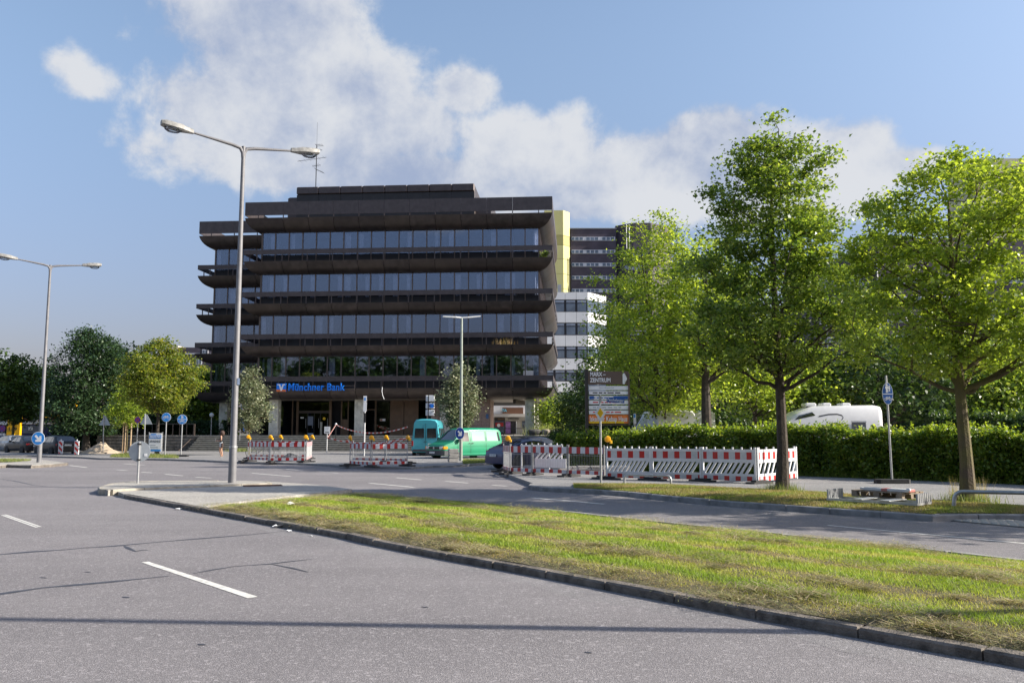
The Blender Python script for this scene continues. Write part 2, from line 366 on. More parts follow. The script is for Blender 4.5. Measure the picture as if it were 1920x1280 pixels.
# ---- median: near kerb, mown grass bank, paved crossing, refuge
near_pix=[(232,927),(300,939),(380,953),(493,973.5),(640,998),(692,1010),(802,1031),(899,1048),(993,1064),(1084,1081),(1240,1109),(1327,1126.7),(1530,1162),(1687,1188.6),(1898,1226)]
NEAR=[G(u,v,.085) for u,v in near_pix]
d=(NEAR[-1]-NEAR[-4]).normalized(); NEAR += [NEAR[-1]+d*2.2, NEAR[-1]+d*8]
far_pix=[(652,917.5),(720,919.5),(820,926.5),(1000,942),(1240,967),(1500,991),(1700,1010),(1920,1034)]
FAR=[G(u,v,.2) for u,v in far_pix]; d=(FAR[-1]-FAR[-3]).normalized(); FAR += [FAR[-1]+d*3, FAR[-1]+d*10]
GN=[G(372,951,.085)]+NEAR[3:]
def offs(P,w):
    out=[]
    for i in range(len(P)):
        t=(P[min(i+1,len(P)-1)]-P[max(i-1,0)]).normalized(); out.append(P[i]+Vector((-t.y,t.x,0))*w)
    return out
GN_in=offs(GN,.13)
def polyat(P,f):
    L=[0]
    for a,b in zip(P,P[1:]): L.append(L[-1]+(b-a).length)
    s=f*L[-1]; i=0
    while i<len(P)-2 and L[i+1]<s: i+=1
    return P[i].lerp(P[i+1],(s-L[i])/max(1e-9,L[i+1]-L[i]))
NS,NT=160,26
grid=np.zeros((NS+1,NT+1,3))
for i in range(NS+1):
    a=polyat(GN_in,i/NS); b=polyat(FAR,i/NS)
    for j in range(NT+1):
        t=j/NT; p=a.lerp(b,t); edge=min(1,i/10)
        hgt=.075+.15*edge*math.sin(math.pi*min(1,t*1.05))**.8*(1 if t<.97 else .6)+.018*math.sin(p.x*3.1+p.y*1.7)*math.sin(p.y*2.3-p.x)*edge
        grid[i,j]=(p.x,p.y,hgt)
mb=MB(); mb.add(grid.reshape(-1,3).tolist(),[(i*(NT+1)+j,(i+1)*(NT+1)+j,(i+1)*(NT+1)+j+1,i*(NT+1)+j+1) for i in range(NS) for j in range(NT)])

bank=tag(mb.build('median_bank',SOIL,smooth=True),'mown grass strip between the two carriageways','ground',kind='structure')
kerb(NEAR,bank,KERB,.92,h=.085)
GUT=asphalt('dusty_gutter',(.172,.163,.166),(.225,.215,.215),fine=150,patch=.8)
def gutter(P,w,z=.0008):
    Q=resample([(p[0],p[1],0) for p in P],.5); vs=[]
    for i,p in enumerate(Q):
        t_=(Q[min(i+1,len(Q)-1)]-Q[max(i-1,0)]).normalized(); n_g=Vector((t_.y,-t_.x,0)); ww=w*(1+.22*math.sin(i*.9)+.15*math.sin(i*2.3)); vs+=[(p.x,p.y,z),(p.x+n_g.x*ww,p.y+n_g.y*ww,z)]
    MB().add(vs,[(2*i,2*i+1,2*i+3,2*i+2) for i in range(len(Q)-1)]).build('gutter',GUT,road)
gutter(NEAR[2:],.42)
FK=[(p.x,p.y) for p in reversed(FAR)]
kerb([Vector((x,y,0))+Vector((.05,.12,0)) for x,y in FK],bank,KERB2,1.2,h=.1)
def bump_noise(x,y):
    return np.sin(x*1.9+1.3*np.sin(y*.9))*np.sin(y*2.3+x*.4)+.6*np.sin(x*5.1-y*3.3)+.5*np.sin(x*9.3+y*11.7)*np.sin(y*7.1)
FOL_GRASS=foliage('grass_blade',.30,(1.1,1.15,.6),.6)
def mesh_np(name, verts, nper, mat, cols, parent=None):
    """verts (N,nper,3) -> N separate faces"""
    N=verts.shape[0]; me=bpy.data.meshes.new(name)
    me.vertices.add(N*nper); me.vertices.foreach_set('co',verts.reshape(-1).astype(np.float32))
    me.loops.add(N*nper); me.loops.foreach_set('vertex_index',np.arange(N*nper,dtype=np.int32))
    me.polygons.add(N); me.polygons.foreach_set('loop_start',np.arange(0,N*nper,nper,dtype=np.int32)); me.polygons.foreach_set('loop_total',np.full(N,nper,dtype=np.int32))
    me.update()
    a=me.attributes.new('Col','FLOAT_COLOR','FACE'); c=np.ones((N,4),dtype=np.float32); c[:,:3]=cols; a.data.foreach_set('color',c.reshape(-1))
    me.materials.append(mat); return inst(name,me,parent)
def blades(base, h, w, lean, cols, name, parent=None):
    N=len(base); an=rng.uniform(0,2*np.pi,N); la=rng.uniform(0,2*np.pi,N)
    V=np.zeros((N,3,3)); dx=np.stack([np.cos(an),np.sin(an),np.zeros(N)],1)*w[:,None]/2
    tip=np.stack([np.cos(la)*lean,np.sin(la)*lean,np.sqrt(np.maximum(1-lean**2,.01))],1)*h[:,None]
    V[:,0]=base-dx; V[:,1]=base+dx; V[:,2]=base+tip
    return mesh_np(name,V,3,FOL_GRASS,cols,parent)
def grid_sample(N, s_pow=1.0):
    s=rng.uniform(0,1,N)**s_pow; t=rng.uniform(.003,.997,N)
    fi=s*NS; fj=t*NT; i=np.minimum(fi.astype(int),NS-1); j=np.minimum(fj.astype(int),NT-1); a=(fi-i)[:,None]; b=(fj-j)[:,None]
    P=(grid[i,j]*(1-a)+grid[i+1,j]*a)*(1-b)+(grid[i,j+1]*(1-a)+grid[i+1,j+1]*a)*b
    return P,s,t
N=620000
P,s,t=grid_sample(N)
dist=np.hypot(P[:,0],P[:,1]); asp=np.abs(P[:,0])/np.maximum(P[:,1],.1); infr=(asp<.66)|((asp<2.2)&(rng.uniform(0,1,N)<.45))
keep=infr&(rng.uniform(0,1,N)<np.clip(11/dist,.25,1)); P,s,t,dist=P[keep],s[keep],t[keep],dist[keep]; N=len(P)
row=np.sin(t*2*np.pi*5.2+.35*np.sin(P[:,0]*.6)+.28*bump_noise(P[:,0]*.35,P[:,1]*.35))
stm=np.clip(.47+.42*row+.22*np.sin(t*2*np.pi*12.3+1.1+.3*np.sin(P[:,0]*.9))+.12*bump_noise(P[:,0]*1.3,P[:,1]*1.3)+rng.normal(0,.18,N),0,1)
gcol=np.array([.185,.262,.028]); ycol=np.array([.36,.37,.08]); bcol=np.array([.33,.25,.13])
near_edge=np.clip(1-t*9,0,1)
stm=np.clip(stm+near_edge*.55,0,1)
cols=np.where(stm[:,None]<.55, gcol+(ycol-gcol)*(stm[:,None]/.55), ycol+(bcol-ycol)*((stm[:,None]-.55)/.45))*rng.uniform(.7,1.25,(N,1))
h=rng.uniform(.022,.055,N)*(1.4-.9*stm); bare=(t<.035+.02*np.sin(P[:,0]*4)+.015*np.sin(P[:,0]*11))&(rng.uniform(0,1,N)<.85); h=np.where(bare,.004,h); w=rng.uniform(.0045,.009,N)*np.clip(dist/8,1,2.4)
blades(P+np.array([0,0,-.005]),h,w,rng.uniform(.35,.95,N),cols*1.22,'mown_grass')
tag(bpy.data.objects['mown_grass'],'sunlit mown green and yellow grass on the median strip','grass',kind='stuff')
# cut hay lying in rows and clumps
Nc=2100; Pc,sc,tcv=grid_sample(Nc); rowc=np.sin(tcv*2*np.pi*5.2+.35*np.sin(Pc[:,0]*.6)+.28*bump_noise(Pc[:,0]*.35,Pc[:,1]*.35))
patchy=bump_noise(Pc[:,0]*.55+3,Pc[:,1]*.8); ok=((rowc>.55)&(patchy>-.35))|((tcv<.12)&(rng.uniform(0,1,Nc)<.6))|(rng.uniform(0,1,Nc)<.05); Pc=Pc[ok]; Pc=Pc[np.abs(Pc[:,0])/Pc[:,1]<1.0]
k=170; big=rng.uniform(.3,1.25,len(Pc))**1.3; C=np.repeat(Pc,k,0); B=np.repeat(big,k)
off=rng.normal(0,1,(len(C),2))*np.array([.19,.13])*B[:,None]; r2=(off**2).sum(1)
Q=C.copy(); Q[:,0]+=off[:,0]+off[:,1]*.5; Q[:,1]+=off[:,1]-off[:,0]*.8; Q[:,2]+=rng.uniform(0,.075,len(C))*B*np.exp(-r2*9/(B**2))+.012
hc=np.array([.42,.345,.225])*np.repeat(rng.uniform(.55,1.25,len(Pc)),k)[:,None]*rng.uniform(.4,1.3,(len(Q),1))*np.where(rng.uniform(0,1,(len(Q),1))<.3,np.array([[.75,1.0,.6]]),1)
blades(Q,rng.uniform(.05,.14,len(Q)),rng.uniform(.005,.011,len(Q)),np.full(len(Q),.97),hc,'cut_hay')
tag(bpy.data.objects['cut_hay'],'dry brown grass clippings lying in rows on the median','clippings',kind='stuff')
# paved crossing and refuge
cp=[G(u,v,.09) for u,v in ((214,919),(232,926))]+[Vector((p.x,p.y,.09)) for p in offs(NEAR[:4],.13)[0:3]]+[G(385,948,.09),G(520,932,.09),G(660,917,.09),G(600,909,.09),G(512,903,.09),G(300,908,.09)]
mb=MB(); mb.prism([(p.x,p.y) for p in cp],-.1,.095); cross=tag(mb.build('crossing_paving',PAVE),'pale paved crossing at the tip of the median','paving',kind='structure')
rp=[G(u,v,.15) for u,v in ((183,913),(186,916.5),(196,919),(214,917.5),(300,912.5),(430,907.5),(511,905),(512,902.5),(470,900.5),(330,900.5),(240,902.5),(205,906))]
mb=MB(); mb.prism([(p.x,p.y) for p in offs(rp+[rp[0]],.11)[:-1]],-.1,.146); refuge=tag(mb.build('refuge_paving',PAVE),'raised pale refuge carrying the tall lamp','paving',kind='structure')
kerb([p for p in rp+[rp[0]]],refuge,M('kerb_pale',(.36,.33,.27),.85,var=.25,scale=6,bump=.4),.9,w=.13,h=.15)
# drain grate
gr=thing('drain_grate','rusty slotted drain grate in the crossing paving','grate',G(492,910.5,.1)); m=MB()
a,b=G(457,911,.1)-G(492,910.5,.1),G(528,909.5,.1)-G(492,910.5,.1); u=(b-a).normalized(); n=Vector((-u.y,u.x,0)); L=(b-a).length
fm=MB()
for o_ in (-.22,.22): fm.tube([a+n*o_,b+n*o_],.02,4)
for e in (a,b): fm.tube([e-n*.22,e+n*.22],.02,4)
fm.build('grate_frame',M('rust',(.10,.06,.045),.85,.3,var=.4,scale=20),gr)
for i in range(16):
    q=a+u*L*(i+.5)/16; MB().tube([q-n*.2,q+n*.2],.018,4).build('grate_bar',MATS['rust'],gr)
# litter on the median
def litter(u,v,z,s,label,name='litter',mat=SIGNW):
    m=MB(); rr=random.Random(u)
    n=9; vs=[(0,0,.02*s)]+[(s*(.5+.3*rr.random())*math.cos(2*math.pi*i/n),s*.7*(.5+.3*rr.random())*math.sin(2*math.pi*i/n),s*rr.uniform(.02,.35)) for i in range(n)]
    m.add(vs,[(0,i+1,(i+1)%n+1) for i in range(n)]); m.add([(x,y,z_+.004) for x,y,z_ in vs],[(0,(i+1)%n+1,i+1) for i in range(n)])
    o=m.build(name,mat,None,G(u,v,z)); return tag(o,label,'litter')
litter(549,947,.17,.2,'crumpled white paper lying on the median grass'); litter(520,988.5,.004,.13,'flat white scrap on the road by the median kerb')
litter(542,996,.004,.07,'small white scrap by the kerb beside the larger flat scrap'); litter(334,955,.004,.1,'white scrap by the kerb nearest the paved crossing')
litter(583,1005.5,.004,.05,'tiny white scrap farthest right along the median kerb')
# ---- right verge with kerb, grass, footway
vk=[(994,905.5),(989,908.5),(991,911),(1003,912),(1048,914),(1115,917.5),(1167,920.5),(1240,928),(1311,934.5),(1359,939),(1440,944),(1530,951),(1600,955),(1680,960),(1749,965)]
VK=[G(u,v,.12) for u,v in vk]; VK2=[G(1749,965,.12),G(1768,963,.12),G(1920,964,.12),G(2150,966,.12),G(2500,970,.12)]
hedge_line=[Vector((1.6,37.2,0)),Vector((5.9,33.2,0)),Vector((10.6,29.9,0)),Vector((12.7,27.6,0)),Vector((14.9,25.2,0)),Vector((19,20.5,0)),Vector((27,12,0))]
poly=[(p.x,p.y) for p in offs(VK,.1)]+[(p.x,p.y) for p in offs(VK2,.1)[1:]]+[(30,9.5)]+[(p.x+.4,p.y+.5) for p in reversed(hedge_line)]+[(-.3,37.2),(-.6,34.8)]
mb=MB(); mb.prism(poly,-.2,.115); verge=tag(mb.build('footway',ASPH2),'grey asphalt footway along the hedge','pavement',kind='structure')
kerb(VK,verge,KERB2,1.0); kerb(VK2,verge,KERB2,1.0); gutter(VK[3:],.4)
# paved lay-by edge with small setts
ly=[G(1752,972,.02),G(1920,987,.02),G(2300,1022,.02),G(2300,975,.02),G(1920,968.5,.02),G(1770,968.5,.02)]
mb=MB(); mb.prism([(p.x,p.y) for p in ly],-.1,.012); lay=tag(mb.build('layby_paving',M('setts_mortar',(.12,.115,.10),.9)),'strip of small pale setts beside the carriageway','paving',kind='structure')
sm=MB().bevbox(-.075,.075,-.055,.055,-.03,.028,.012).mesh('sett',M('pale_sett',(.36,.34,.30),.85,var=.3,scale=3,bump=.3))
u0=(ly[1]-ly[0]).normalized(); ang=math.atan2(u0.y,u0.x); nn=Vector((-u0.y,u0.x,0))
for j in range(7):
    for i in range(24):
        p=ly[0]+u0*(.25+i*.165+(j%2)*.08)+nn*(.1+j*.125)
        if p.x/p.y<.63: inst('sett',sm,lay,(p.x,p.y,.006+random.uniform(-.004,.004)),(0,0,ang+random.uniform(-.06,.06)))
# verge grass strip
vb=[(1075,907.5),(1115,907.5),(1180,907),(1260,908.5),(1330,912.5),(1420,917),(1500,920.5),(1545,923),(1620,929),(1745,938),(1920,950),(2100,958)]
VB=[G(u,v,.12) for u,v in vb]; VF=offs([G(1070,915.5,.12)]+VK[5:]+VK2[1:4],.17)
mb=MB(); n_=60; vg=np.array([[polyat(VF,i/n_).lerp(polyat(VB,i/n_),j/6)+Vector((0,0,.0+.035*math.sin(math.pi*j/6))) for j in range(7)] for i in range(n_+1)])
vg[:,:,2]=np.maximum(vg[:,:,2],.119)
mb.add(vg.reshape(-1,3).tolist(),[(i*7+j,(i+1)*7+j,(i+1)*7+j+1,i*7+j+1) for i in range(n_) for j in range(6)])
tag(mb.build('verge_turf',SOIL,smooth=True),'dry grass strip between the kerb and the footway','ground',kind='structure')
N=70000; fi=rng.uniform(0,n_,N); fj=rng.uniform(0,6,N); i=np.minimum(fi.astype(int),n_-1); j=np.minimum(fj.astype(int),5); a=(fi-i)[:,None]; b=(fj-j)[:,None]
P=(vg[i,j]*(1-a)+vg[i+1,j]*a)*(1-b)+(vg[i,j+1]*(1-a)+vg[i+1,j+1]*a)*b
stm=np.clip(.6+.3*bump_noise(P[:,0]*1.1,P[:,1]*1.1)+rng.normal(0,.2,N),0,1)[:,None]
blades(P,rng.uniform(.03,.065,N),rng.uniform(.01,.02,N),rng.uniform(.2,.85,N),(gcol+(bcol-gcol)*stm)*rng.uniform(.7,1.2,(N,1)),'verge_grass')
tag(bpy.data.objects['verge_grass'],'dry yellowish grass on the verge below the street trees','grass',kind='stuff')
def tuft(loc, n, hh, rad, cols, name, label, lean=.5, w=.012):
    b=np.array(loc)+np.concatenate([rng.normal(0,rad,(n,2)),np.zeros((n,1))],1)
    c=np.array(cols[0])+(np.array(cols[1])-np.array(cols[0]))*rng.uniform(0,1,(n,1))
    o=blades(b,rng.uniform(.4,1,n)*hh,np.full(n,w),rng.uniform(.05,lean,n),c*rng.uniform(.7,1.2,(n,1)),name); return tag(o,label,'grass',kind='stuff')
GR=((.10,.17,.03),(.26,.25,.09)); ST=((.36,.28,.15),(.45,.37,.22))
# ---- left island, far pavements
def slab(name,pix,z,mat,label,kind='structure',z0=-.1):
    m=MB(); m.prism([tuple(G(u,v,z))[:2] for u,v in pix],z0,z); return tag(m.build(name,mat),label,'pavement',kind=kind)
lp=[(-60,878),(14,871),(20,872.5),(60,873),(105,870),(128,867.5),(118,865.5),(60,858),(-60,855)]
isl=slab('island_paving',[(-60,877),(14,870),(22,871),(60,871.5),(104,869),(126,867.3),(116,866),(60,859),(-60,856)],.12,PAVE,'pale traffic island under the left lamp')
P0=[G(u,v,.12) for u,v in ((-60,878),(14,871.3),(60,872.8),(105,870),(128,867.3))]; kerb(P0,isl,KERB,1.0)
far=[(-400,855.5),(60,853.5),(150,856),(190,858.5),(250,858.8),(330,860.5),(380,862),(440,864.8),(600,869),(655,874),(770,875.5),(800,872.5),(850,872),(930,866),(980,868)]
fp=[tuple(G(u,v,.1))[:2] for u,v in far]+[(2,73.2),(-175,73.2)]
mb=MB(); mb.prism(fp,-.1,.10); farpave=tag(mb.build('plaza_pavement',ASPH2),'grey pavement in front of the plaza steps','pavement',kind='structure')
kerb([G(u,v,.1) for u,v in far[1:]],farpave,KERB2,2.0,h=.104,w=.15)
# grass islands left
def grass_patch(pix,z,n,name,label,hh=.12,cols=GR):
    Pp=[G(u,v,z) for u,v in pix]; m=MB(); m.prism([(p.x,p.y) for p in Pp],z-.1,z); tag(m.build(name+'_soil',SOIL),label.replace('grass','turf'),'ground',kind='structure')
    xs=[p.x for p in Pp]; ys=[p.y for p in Pp]; pts=[]
    def inside(x,y):
        c=False; j=len(Pp)-1
        for i in range(len(Pp)):
            if (Pp[i].y>y)!=(Pp[j].y>y) and x<(Pp[j].x-Pp[i].x)*(y-Pp[i].y)/(Pp[j].y-Pp[i].y)+Pp[i].x: c=not c
            j=i
        return c
    while len(pts)<n:
        x,y=random.uniform(min(xs),max(xs)),random.uniform(min(ys),max(ys))
        if inside(x,y): pts.append((x,y,z))
    b=np.array(pts); c=np.array(cols[0])+(np.array(cols[1])-np.array(cols[0]))*rng.uniform(0,1,(n,1))
    o=blades(b,rng.uniform(.3,1,n)*hh,np.full(n,.03),rng.uniform(.1,.7,n),c,name); tag(o,label,'grass',kind='stuff')
grass_patch([(-60,868),(20,866),(55,863.5),(60,861),(-60,858)],.125,2500,'island_grass','grass on the traffic island by the left lamp')
grass_patch([(205,856.5),(250,857.5),(335,858.5),(330,854.5),(280,853),(245,850.5),(215,853)],.105,5000,'roundel_grass','grass round the maple by the blue cycle signs',.22)
grass_patch([(868,869.5),(925,866.5),(925,862),(868,863.5)],.105,2500,'van_grass','grass on the island beside the green van',.2)
# ================================================================== the bank building
BA=R(4.23); BO=Vector((-24.82,77.6,0)); bc,bs=math.cos(BA),math.sin(BA)
def l2w(x,y,z=0): return Vector((BO.x+x*bc+y*bs, BO.y-x*bs+y*bc, z))
def xl(u,y,z=3):            # local x of a pixel column on the plane at local depth y
    k=(u-960)/FPX
    # X = k*(Y*_c+(z-CAMH)*_s)
    cst=k*((BO.y+y*bc)*_c+(z-CAMH)*_s); return (cst-BO.x-y*bs)/(bc+k*bs*_c)
BRONZE=M('bronze_sheet',(.066,.053,.050),.42,.35,var=.35,scale=1.6)
BRONZES=[BRONZE,M('bronze_sheet_worn',(.068,.053,.047),.45,.3,var=.22,scale=1.3),M('bronze_sheet_dark',(.052,.042,.041),.40,.35,var=.22,scale=1.9)]
BRONZE2=M('bronze_rail',(.078,.064,.065),.40,.35,var=.18,scale=2.2)
MULL=M('bronze_mullion',(.13,.10,.085),.45,.4,var=.12)
SPAN=M('spandrel_panel',(.020,.019,.022),.35,.2,var=.25,scale=2)
GLASS=glass_mat('window_glass',(.74,.77,.83),.13,gl=(.76,.84,1.0))
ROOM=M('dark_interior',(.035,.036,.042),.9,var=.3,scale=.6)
CURT=M('pale_curtain',(.80,.80,.82),.9,var=.2,scale=4)
CONC=M('column_concrete',(.56,.55,.48),.85,var=.22,scale=3,bump=.5,bscale=25)
BROWN=M('brown_panel',(.135,.085,.052),.5,.2,var=.15,scale=2)
SOFF=M('soffit_metal',(.22,.195,.17),.4,.3,var=.15,scale=3)
bank=thing('bank_building','dark bronze office building with stacked curved balconies','building',BO,-BA)
LV=[5.63,9.5,13.41,17.36]; RAILH=(.64,1.09); TOPLIP=21.45; OH=1.25
HB=[(4.69,5.63),(8.6,9.5),(12.43,13.41),(16.3,17.36),(20.3,21.45)]    # hull bottom, lip
class Side:
    def __init__(s,p,d,L,c0,c1): s.p=Vector((*p,0)); s.d=Vector((*d,0)); s.n=Vector((d[1],-d[0],0)); s.L=L; s.c0=c0; s.c1=c1
    def at(s,t,o,z): q=s.p+s.d*t+s.n*o; return (q.x,q.y,z)
    def box(s,mb,t0,t1,o0,o1,z0,z1):
        vs=[s.at(t,o,z) for z in (z0,z1) for t,o in ((t0,o1),(t1,o1),(t1,o0),(t0,o0))]
        mb.add(vs,[(0,3,2,1),(4,5,6,7),(0,1,5,4),(1,2,6,5),(2,3,7,6),(3,0,4,7)]); return mb
rr=random.Random(3)
def hull_panels(sd,zb,zl,nseg,root):
    prof=[]
    for i in range(8):
        th=R(14+76*i/7); prof.append((OH*math.cos(th)/math.cos(R(14)), zl-(zl-zb)*(math.sin(th)-math.sin(R(14)))/(1-math.sin(R(14)))))
    w=sd.L/nseg; g=.018
    for k in range(nseg):
        vs=[]; fs=[]; 
        for (o,z) in [(OH-.12,zl-.01),(OH,zl)]+prof[1:]:
            a=k*w+g; b=(k+1)*w-g
            if k==0: a=(-o if sd.c0 else 0)
            if k==nseg-1: b=sd.L+(o if sd.c1 else 0)
            vs+=[sd.at(a,o,z),sd.at(b,o,z)]
        n=len(vs)//2
        for i in range(n-1): fs.append((2*i,2*i+1,2*i+3,2*i+2))
        m=MB(); m.add(vs,[tuple(reversed(f)) for f in fs]); m.build('fascia_panel',rr.choice(BRONZES),root,smooth=True)
def rail_run(sd,z0,z1,nseg,root,posts=None,name='railing_panel',mat=BRONZE2):
    w=sd.L/nseg; lo=(-OH if sd.c0==1 else (-OH+.08 if sd.c0 else 0)); hi=sd.L+(OH if sd.c1==1 else (OH-.08 if sd.c1 else 0))
    for k in range(nseg):
        a=lo if k==0 else k*w+.006; b=hi if k==nseg-1 else (k+1)*w-.006
        sd.box(MB(),a,b,OH-.07,OH,z0,z1).build(name,mat,root)
    if posts is not None:
        for k in range(nseg+1):
            t=min(max(k*w,lo+.1),hi-.1); sd.box(MB(),t-.04,t+.04,OH-.14,OH-.06,posts,z0-.004).build('railing_post',BRONZE2,root)
rr=random.Random(3)
def windows(sd,z0,z1,nb,root,spz):
    w=sd.L/nb
    for k in range(nb+1):
        t=min(max(k*w,.05),sd.L-.05); sd.box(MB(),t-.045,t+.045,-.06,.07,z0,z1-.003).build('mullion',MULL,root)
    for k in range(nb):
        sd.box(MB(),k*w+.05,(k+1)*w-.05,-.03,-.01,spz,z1-.006).build('window_pane',GLASS,root)
        sd.box(MB(),k*w+.05,(k+1)*w-.05,-.05,.02,z0,spz-.01).build('spandrel_panel',SPAN,root)
        if rr.random()<.5:
            a=rr.choice((.06,.55))*w+k*w; b=a+rr.uniform(.2,.42)*w
            sd.box(MB(),a,b,-.42,-.40,spz+.02,z1-.1).build('curtain',CURT,root)
def block(sides,root,x0,x1,y0,y1,nosides=()):
    for sd,nb,npan in sides:
        for zb,zl in HB: hull_panels(sd,zb,zl,npan,root)
        for i,lip in enumerate(LV):
            rail_run(sd,lip+RAILH[0],lip+RAILH[1],npan,root,posts=lip)
            windows(sd,lip,HB[i+1][0],nb,root,lip+.74)
        rail_run(sd,21.69,22.94,npan,root,posts=21.452,name='parapet_panel',mat=BRONZE2)
    for zb,zl in HB: MB().box(x0-OH+.16,x1+OH-.16,y0-OH+.16,y1,zl-.16,zl-.03).build('balcony_slab',BRONZE,root)
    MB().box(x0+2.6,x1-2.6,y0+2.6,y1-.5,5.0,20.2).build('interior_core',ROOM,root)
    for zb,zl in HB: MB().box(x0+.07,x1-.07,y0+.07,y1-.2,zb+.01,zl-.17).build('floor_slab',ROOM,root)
X0,X1,Y0,Y1=1.25,27.3,1.25,20.5
block([(Side((X0,Y0),(1,0),X1-X0,1,1),20,11),(Side((X1,Y0),(0,1),Y1-Y0,2,0),12,6),(Side((X0,7.6),(0,-1),7.6-Y0,0,2),5,3)],bank,X0,X1,Y0,Y1)
WX0,WX1,WY0=-6.14,1.0,7.92
block([(Side((WX0,WY0),(1,0),WX1-WX0,1,0),5,3),(Side((WX0,Y1),(0,-1),Y1-WY0,0,2),8,4)],bank,WX0,WX1+OH-.2,WY0,Y1)
# soffits over the open ground floor, slatted
for (a,b,c,d_) in ((X0,X1,Y0,Y1),(WX0,X0-.01,WY0,Y1)):
    n=int((d_-c)/.32)
    for i in range(n):
        if i<26: MB().box(a+.01,b-.01,c+i*.32+.01,c+i*.32+.30,4.665,4.70).build('soffit_slat',SOFF,bank)
# penthouse
zt=A(887,348.4,81.5).z; px0,px1=xl(557,5,23),xl(889,4.6,23)
for k in range(8):
    w=(px1-px0)/8; MB().bevbox(px0+k*w+.01,px0+(k+1)*w-.01,4.6,4.9,zt-.72,zt,.06).build('penthouse_panel',BRONZE2,bank)
    MB().box(px0+k*w+.01,px0+(k+1)*w-.01,4.75,4.95,21.6,zt-.76).build('penthouse_wall',SPAN,bank)
MB().bevbox(px0,px1,4.92,13,21.3,zt-.03,.05).build('penthouse_body',BRONZE,bank)
MB().bevbox(xl(541,6,23),px0-.02,5.6,11,21.3,A(548,370,83).z,.1).build('penthouse_step',BRONZE2,bank)
MB().box(px1+.02,px1+1.5,6,12,21.3,zt-1.3).build('penthouse_step',BRONZE2,bank)
# columns with flutes
def column(x,y,z0=1.4,z1=4.66,w=.86):
    a=w/2; pts=[]
    for (sx,sy,dx,dy) in ((-1,-1,1,0),(1,-1,0,1),(1,1,-1,0),(-1,1,0,-1)):
        cx,cy=sx*a,sy*a; nx,ny=dy,-dx
        for f in (.05,.25,.25,.31,.31,.69,.69,.75,.75,.95):
            dep=.03 if f in (.25,.31,.69,.75) and len(pts)%10 in (2,3,6,7) else 0
            pts.append((cx+dx*w*f-nx*dep,cy+dy*w*f-ny*dep))
    return MB().prism(pts,z0,z1).build('column',CONC,bank,(x,y,0))
CX=[xl(514,1.75),xl(674,1.75),xl(834,1.75),xl(993.5,1.75)]
for x in CX: column(x,1.95)
for y in (9.5,17): column(CX[3],y)
column(xl(419.5,8.6),8.8)
# ground-floor shopfront
SY=3.9
def shop(u0,u1,mat,z0=1.42,z1=4.66,t=.06,name='shop_pane',y=SY):
    return MB().box(xl(u0,y),xl(u1,y),y-t/2,y+t/2,z0,z1).build(name,mat,bank)
def spost(u,w=.1,mat=BROWN,z0=1.42,z1=4.66,y=SY): x=xl(u,y); return MB().box(x-w/2,x+w/2,y-.09,y+.09,z0,z1).build('shopfront_post',mat,bank)
SG=glass_mat('shop_glass',(.45,.46,.48),.0,gl=(.7,.75,.8))
for a,b in ((470,487),(488,523),(524,547.6),(549.6,556)): shop(a,b,SG)
for u in (487.5,523.5,548.6): spost(u)
spost(558,.22); spost(619.5,.25)
shop(560,617,SG,3.75,4.5); shop(560,617,M('door_head',(.05,.035,.03),.5),3.5,3.72,.12,'door_head')
for a,b in ((560.5,576),(578,588.5),(590.5,600),(602,616.5)):
    dr=shop(a,b,SG,1.45,3.48,.04,'glass_door')
    xh=xl(b-2,SY); MB().tube([(xh,SY-.07,2.1),(xh,SY-.07,3.0)],.018,6).build('door_handle',GALV,dr)
for u in (577,589.5,601): spost(u,.06,DARKM,1.42,3.5)
shop(622,640,ROOM,y=SY+1.2); shop(640,653,BROWN,1.42,2.9); shop(641.5,651.5,SG,2.95,4.5); shop(653.5,664,SG); spost(640.5,.12); spost(653,.1)
shop(684,703,SG); spost(704.5,.16); shop(706,730.5,SG); MB().box(xl(686,SY),xl(703,SY),SY-.08,SY+.08,3.75,3.87).build('shopfront_post',BROWN,bank)
for a,b in ((731.5,757),(758,783.5)): shop(a,b,BROWN,1.42,4.66,.1,'wall_panel')
shop(784.5,800,SG); spost(784,.06)
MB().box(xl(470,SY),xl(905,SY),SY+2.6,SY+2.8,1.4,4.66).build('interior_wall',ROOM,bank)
MB().box(xl(470,SY),xl(800,SY),SY+.2,SY+2.5,1.4,1.42).build('interior_floor',M('interior_floor',(.09,.085,.08),.5),bank)
# notices in the glass
shop(563.5,569.5,SIGNW,3.0,3.13,.02,'notice',SY-.1); shop(577.5,587,M('poster_grey',(.16,.19,.26),.5),2.35,3.2,.02,'poster',SY-.1); shop(577.5,588,M('poster_pale_blue',(.35,.52,.70),.5),1.45,1.62,.02,'poster',SY-.1)
shop(712.5,722.5,SIGNW,2.75,2.96,.02,'notice',SY-.1); shop(713,717,M('poster_orange',(.45,.2,.12),.5),2.77,2.94,.02,'notice',SY-.125)
x=xl(608.5,SY); MB().plate([(x+p[0],2.98+p[1]) for p in circ(.14,14)],SY-.12,SY-.10).build('sticker',YEL,bank)
shop(601,604.5,M('steel_pillar',(.35,.34,.30),.4,.5),1.42,2.65,.15,'bollard',SY-1.0)
